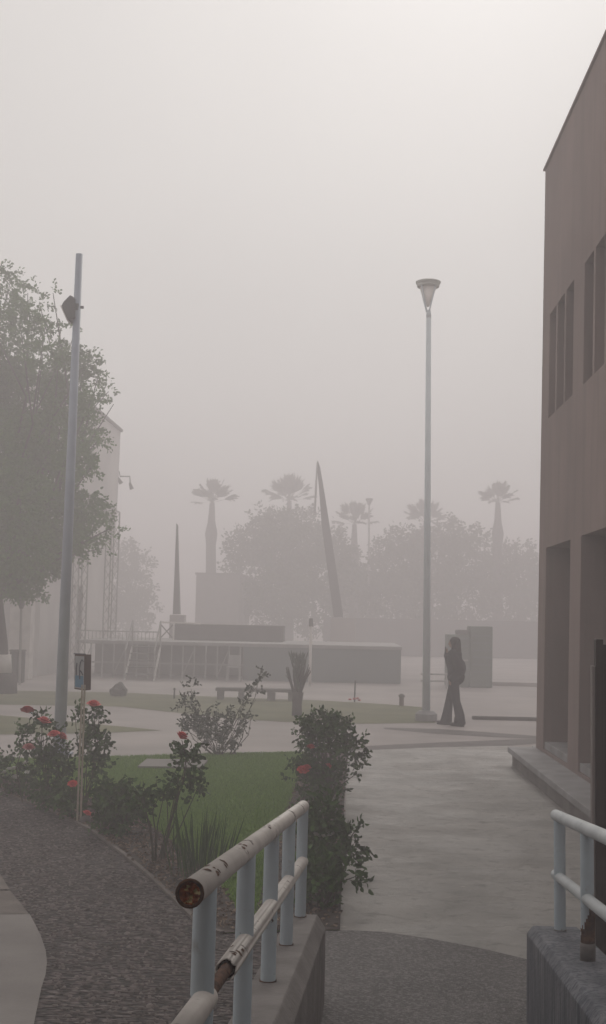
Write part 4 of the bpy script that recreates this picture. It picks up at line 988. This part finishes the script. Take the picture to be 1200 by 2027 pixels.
# bright pillar, pole and bins at far left
cy0 = 36.0
MB_ = MB().box((P(20, 1200, cy0).x, cy0, 0), (P(62, 1200, cy0).x, cy0+.5, P(40, 1165, cy0).z), .02)
tag(MB_.build('white_wall', M['white']), 'broad white panel wall standing behind the big tree trunk', 'wall')
MB_ = MB().box((P(68, 1200, 42).x, 42, 0), (P(120, 1200, 42).x, 42.4, P(100, 1195, 42).z), .02)
tag(MB_.build('grey_wall', M['far_wall']), 'grey wall right of the white panel', 'wall')
for i, (x0_, x1_) in enumerate(((22, 37), (39, 48))):
    yb = 34.5; z1 = P(30, 1286, yb).z
    o = empty('litter_bin', (P((x0_+x1_)/2, 1300, yb).x, yb, 0), 'dark litter bin left of the thin pole' if i == 0 else 'narrow dark litter bin right of the thin pole', 'bin', 'bins before the white panel')
    MB().box((P(x0_, 1300, yb).x, yb-.15, 0), (P(x1_, 1300, yb).x, yb+.15, z1-.05), .02).build('body', M['sculpt'], o)
    MB().box((P(x0_, 1300, yb).x-.015, yb-.17, z1-.049), (P(x1_, 1300, yb).x+.015, yb+.17, z1), .01).build('lid', M['band'], o)
yb = 33.5; a = P(41, 1300, yb); a.z = 0; b = P(42, 1205, yb)
o = empty('small_lamp_post', a, 'thin pale lamp post in front of the white panel', 'lamp post'); MB().tube([a, b], .035, 8).build('pole', M['frame'], o); MB().lathe(b, [(.05, 0), (.09, .1), (.09, .2), (.03, .28)], 10).build('lamp_head', M['darkbox'], o)

# green cabinet blocks at right behind the person
cY = G(940, 1361).y
cb = empty('utility_cabinet', (P(940, 1350, cY).x, cY, 0), 'boxy grey-green louvred utility cabinet behind the standing person', 'cabinet')
c0, c1, c2 = P(886, 1300, cY).x, P(931, 1300, cY).x, P(975, 1300, cY).x
z1, z2 = P(900, 1256, cY).z, P(955, 1240, cY).z
MB().box((c0, cY, .0), (c1-.005, cY+1.0, z1), .03).build('low_body', M['cabinet'], cb)
MB().box((c1, cY-.05, .0), (c2, cY+1.0, z2), .03).build('tall_body', M['cabinet'], cb)
MB().box((c0+.3, cY+.1, z1+.002), (c1-.05, cY+.8, P(915, 1247, cY).z), .03).build('hood', M['darkbox'], cb)
for j in range(6):
    z = .35+j*.22; MB().box((c0+.06, cY-.02, z), (c1-.06, cY-.003, z+.05)).build('louvre', M['frame'] if j == 2 else M['skirt'], cb)
    MB().box((c1+.06, cY-.07, z+.1), (c2-.06, cY-.053, z+.15)).build('louvre', M['skirt'], cb)
p0, p1 = P(846, 1348, cY-1), P(884, 1348, cY-1)
bq = empty('low_barrier', ((p0.x+p1.x)/2, cY-1, 0), 'low pale two-bar barrier between the street lamp and the person', 'barrier')
for z in (.22, .42): MB().tube([(p0.x-.2, cY-1, z), (p1.x+.1, cY-1, z)], .03, 8).build('bar', M['frame'], bq)
for x in (p0.x, p1.x): MB().tube([(x, cY-1, 0), (x, cY-1, .45)], .03, 8).build('leg', M['frame'], bq)
# long low boundary wall far behind
wy = 68
MB_ = MB().box((P(640, 1250, wy).x, wy, 0), (P(1100, 1250, wy).x, wy+.4, P(850, 1226, wy).z), .02)
tag(MB_.build('boundary_wall', M['darkbox']), 'long low boundary wall under the hazy trees', 'wall')

# ------------------------------------------------------------------ person
pf = G(899, 1436)
per = empty('person', pf, 'person with long dark hair, dark top and flared trousers, hands raised, beside the street lamp', 'person', None, R(68))
# local frame: faces +y, z up; feet on z=0
LH = 1
def body_mb(mb, grow_=0.0, parts='all'):
    g = grow_
    if parts in ('all', 'legs'):
        mb.ell((0, 0, .93), (.155+g, .115+g, .12+g)).ell((0, -.04, .90), (.14+g, .11+g, .11+g))
        for s, fy in ((1, .19), (-1, -.16)):
            hip = (s*.085, 0, .90); kn = (s*.105, fy*.55+.02, .49); an = (s*.12, fy, .09)
            mb.cap(hip, kn, .085+g, .058+g).cap(kn, an, .056+g, .038+g)
            if parts == 'all': mb.cap((s*.12, fy-.03, .05), (s*.13, fy+.14, .03), .038, .03)
    if parts in ('all', 'torso'):
        mb.ell((0, .0, 1.05), (.135+g, .095+g, .16+g)).ell((0, 0, 1.24), (.16+g, .105+g, .17+g)).ell((0, -.01, 1.36), (.165+g, .085+g, .07+g))
        for s in (1, -1):
            sh = (s*.165, 0, 1.36)
            if s == LH: el, wr = (s*.215, .13, 1.08), (s*.055, .165, 1.335)
            else: el, wr = (s*.25, -.2, 1.05), (s*.215, -.02, .90)
            mb.cap(sh, el, .055+g, .045+g).cap(el, wr, .043+g, .03+g)
mb = MB(); body_mb(mb)
mb.cap((0, 0, 1.38), (0, .02, 1.50), .056, .05)
mb.ell((0, .025, 1.58), (.073, .09, .10), 20).ell((0, .06, 1.535), (.05, .055, .05), 14).cap((0, .112, 1.58), (0, .128, 1.555), .009, .013, 8)
for s in (1, -1):
    mb.ell((s*.075, .01, 1.57), (.012, .02, .03), 8).ell((s*.03, .098, 1.592), (.014, .012, .008), 8)
    # palm, four fingers of different length, thumb off the side of the palm
    w0, pc, ud = (Vector((s*.055, .165, 1.335)), Vector((s*.035, .165, 1.385)), 1) if s == LH else (Vector((s*.215, -.02, .90)), Vector((s*.2, .03, .85)), -1)
    mb.cap(w0, pc, .024, .03, 10)
    for j, (ln, dx) in enumerate(((.062, -.022), (.07, -.007), (.066, .008), (.052, .022))):
        a = pc+Vector((s*(.002)+dx*.3, dx*.8, .022*ud)); b = a+Vector((-s*.018, .004, ln*.55*ud)); c = b+Vector((-s*.024, -.006, ln*.3*ud))
        mb.cap(a, b, .0095, .0085, 8).cap(b, c, .0085, .007, 8)
    a = pc+Vector((-s*.01, -.024, -.005)); mb.cap(a, a+Vector((-s*.03, -.012, .03*ud)), .011, .009, 8)
me = remesh(mb, .0075, 3); link('body', me, M['skin'], per, smooth=True)
mb = MB(); body_mb(mb, .022, 'legs')
for s, fy in ((1, .19), (-1, -.16)):   # flare
    mb.tube([(s*.108, fy*.6+.02, .46), (s*.118, fy*.9, .22), (s*.125, fy+.01, .035)], [.076, .094, .118], 20)
me = remesh(mb, .011, 4); link('trousers', me, M['cloth_leg'], per, smooth=True)
mb = MB(); body_mb(mb, .04, 'torso'); mb.ell((0, -.03, .93), (.19, .17, .17), 18).ell((0, -.07, 1.1), (.2, .15, .2), 18).cap((0, 0, 1.36), (0, .01, 1.44), .08, .066)
me = remesh(mb, .011, 5); link('sweater', me, M['cloth_top'], per, smooth=True)
mb = MB(); mb.ell((0, -.008, 1.605), (.1, .108, .1), 20).ell((0, -.055, 1.53), (.088, .07, .12), 16).ell((0, -.075, 1.42), (.095, .055, .13), 16).cap((.075, .02, 1.58), (.08, .01, 1.42), .025, .03).cap((-.075, .02, 1.58), (-.08, .01, 1.42), .025, .03)
me = remesh(mb, .010, 4)
for v in me.vertices:   # loose strands
    v.co.x += .005*math.sin(v.co.z*60+v.co.y*90); 
link('hair', me, M['hair'], per, smooth=True)
for s, fy in ((1, .19), (-1, -.16)):
    mb = MB(); mb.cap((s*.12, fy-.04, .045), (s*.132, fy+.17, .034), .045, .034, 12); mb.box((s*.12-.04, fy-.08, .0), (s*.13+.04, fy+.19, .022), .008)
    me = remesh(mb, .008, 2); link('shoe', me, M['shoe'], per, smooth=True)
def pw(x, y, z):
    c, s = math.cos(R(68)), math.sin(R(68)); return pf+Vector((x*c-y*s, x*s+y*c, z))
# phone held in both hands, backpack on the back
mb = MB(); a = [pw(x, y, z) for x, y, z in ((-.027, .192, 1.36), (.047, .192, 1.36), (.047, .201, 1.36), (-.027, .201, 1.36), (-.027, .182, 1.50), (.047, .182, 1.50), (.047, .191, 1.50), (-.027, .191, 1.50))]
tag(mb.hull(a, .003).build('phone', M['phone']), 'dark phone held up in front of the standing person', 'phone')
# ------------------------------------------------------------------ haze
HZ = .0205
mb = MB().box((GX0-4, GY0-4, -1.1), (GX1+4, GY1+4, 12.3))
hz = mb.build('haze', None); tag(hz, 'pale pinkish grey dust haze filling the square', 'haze', None, 'stuff')
m = bpy.data.materials.new('dust_haze'); m.use_nodes = True; t = m.node_tree; t.nodes.clear()
pv = t.nodes.new('ShaderNodeVolumePrincipled'); pv.inputs['Density'].default_value = HZ; pv.inputs['Color'].default_value = (.9, .87, .89, 1); pv.inputs['Anisotropy'].default_value = .3
out = t.nodes.new('ShaderNodeOutputMaterial'); t.links.new(pv.outputs[0], out.inputs['Volume']); hz.data.materials.append(m)
hz.display_type = 'WIRE'
print('far leaves', nn, 'tree leaves', n1)
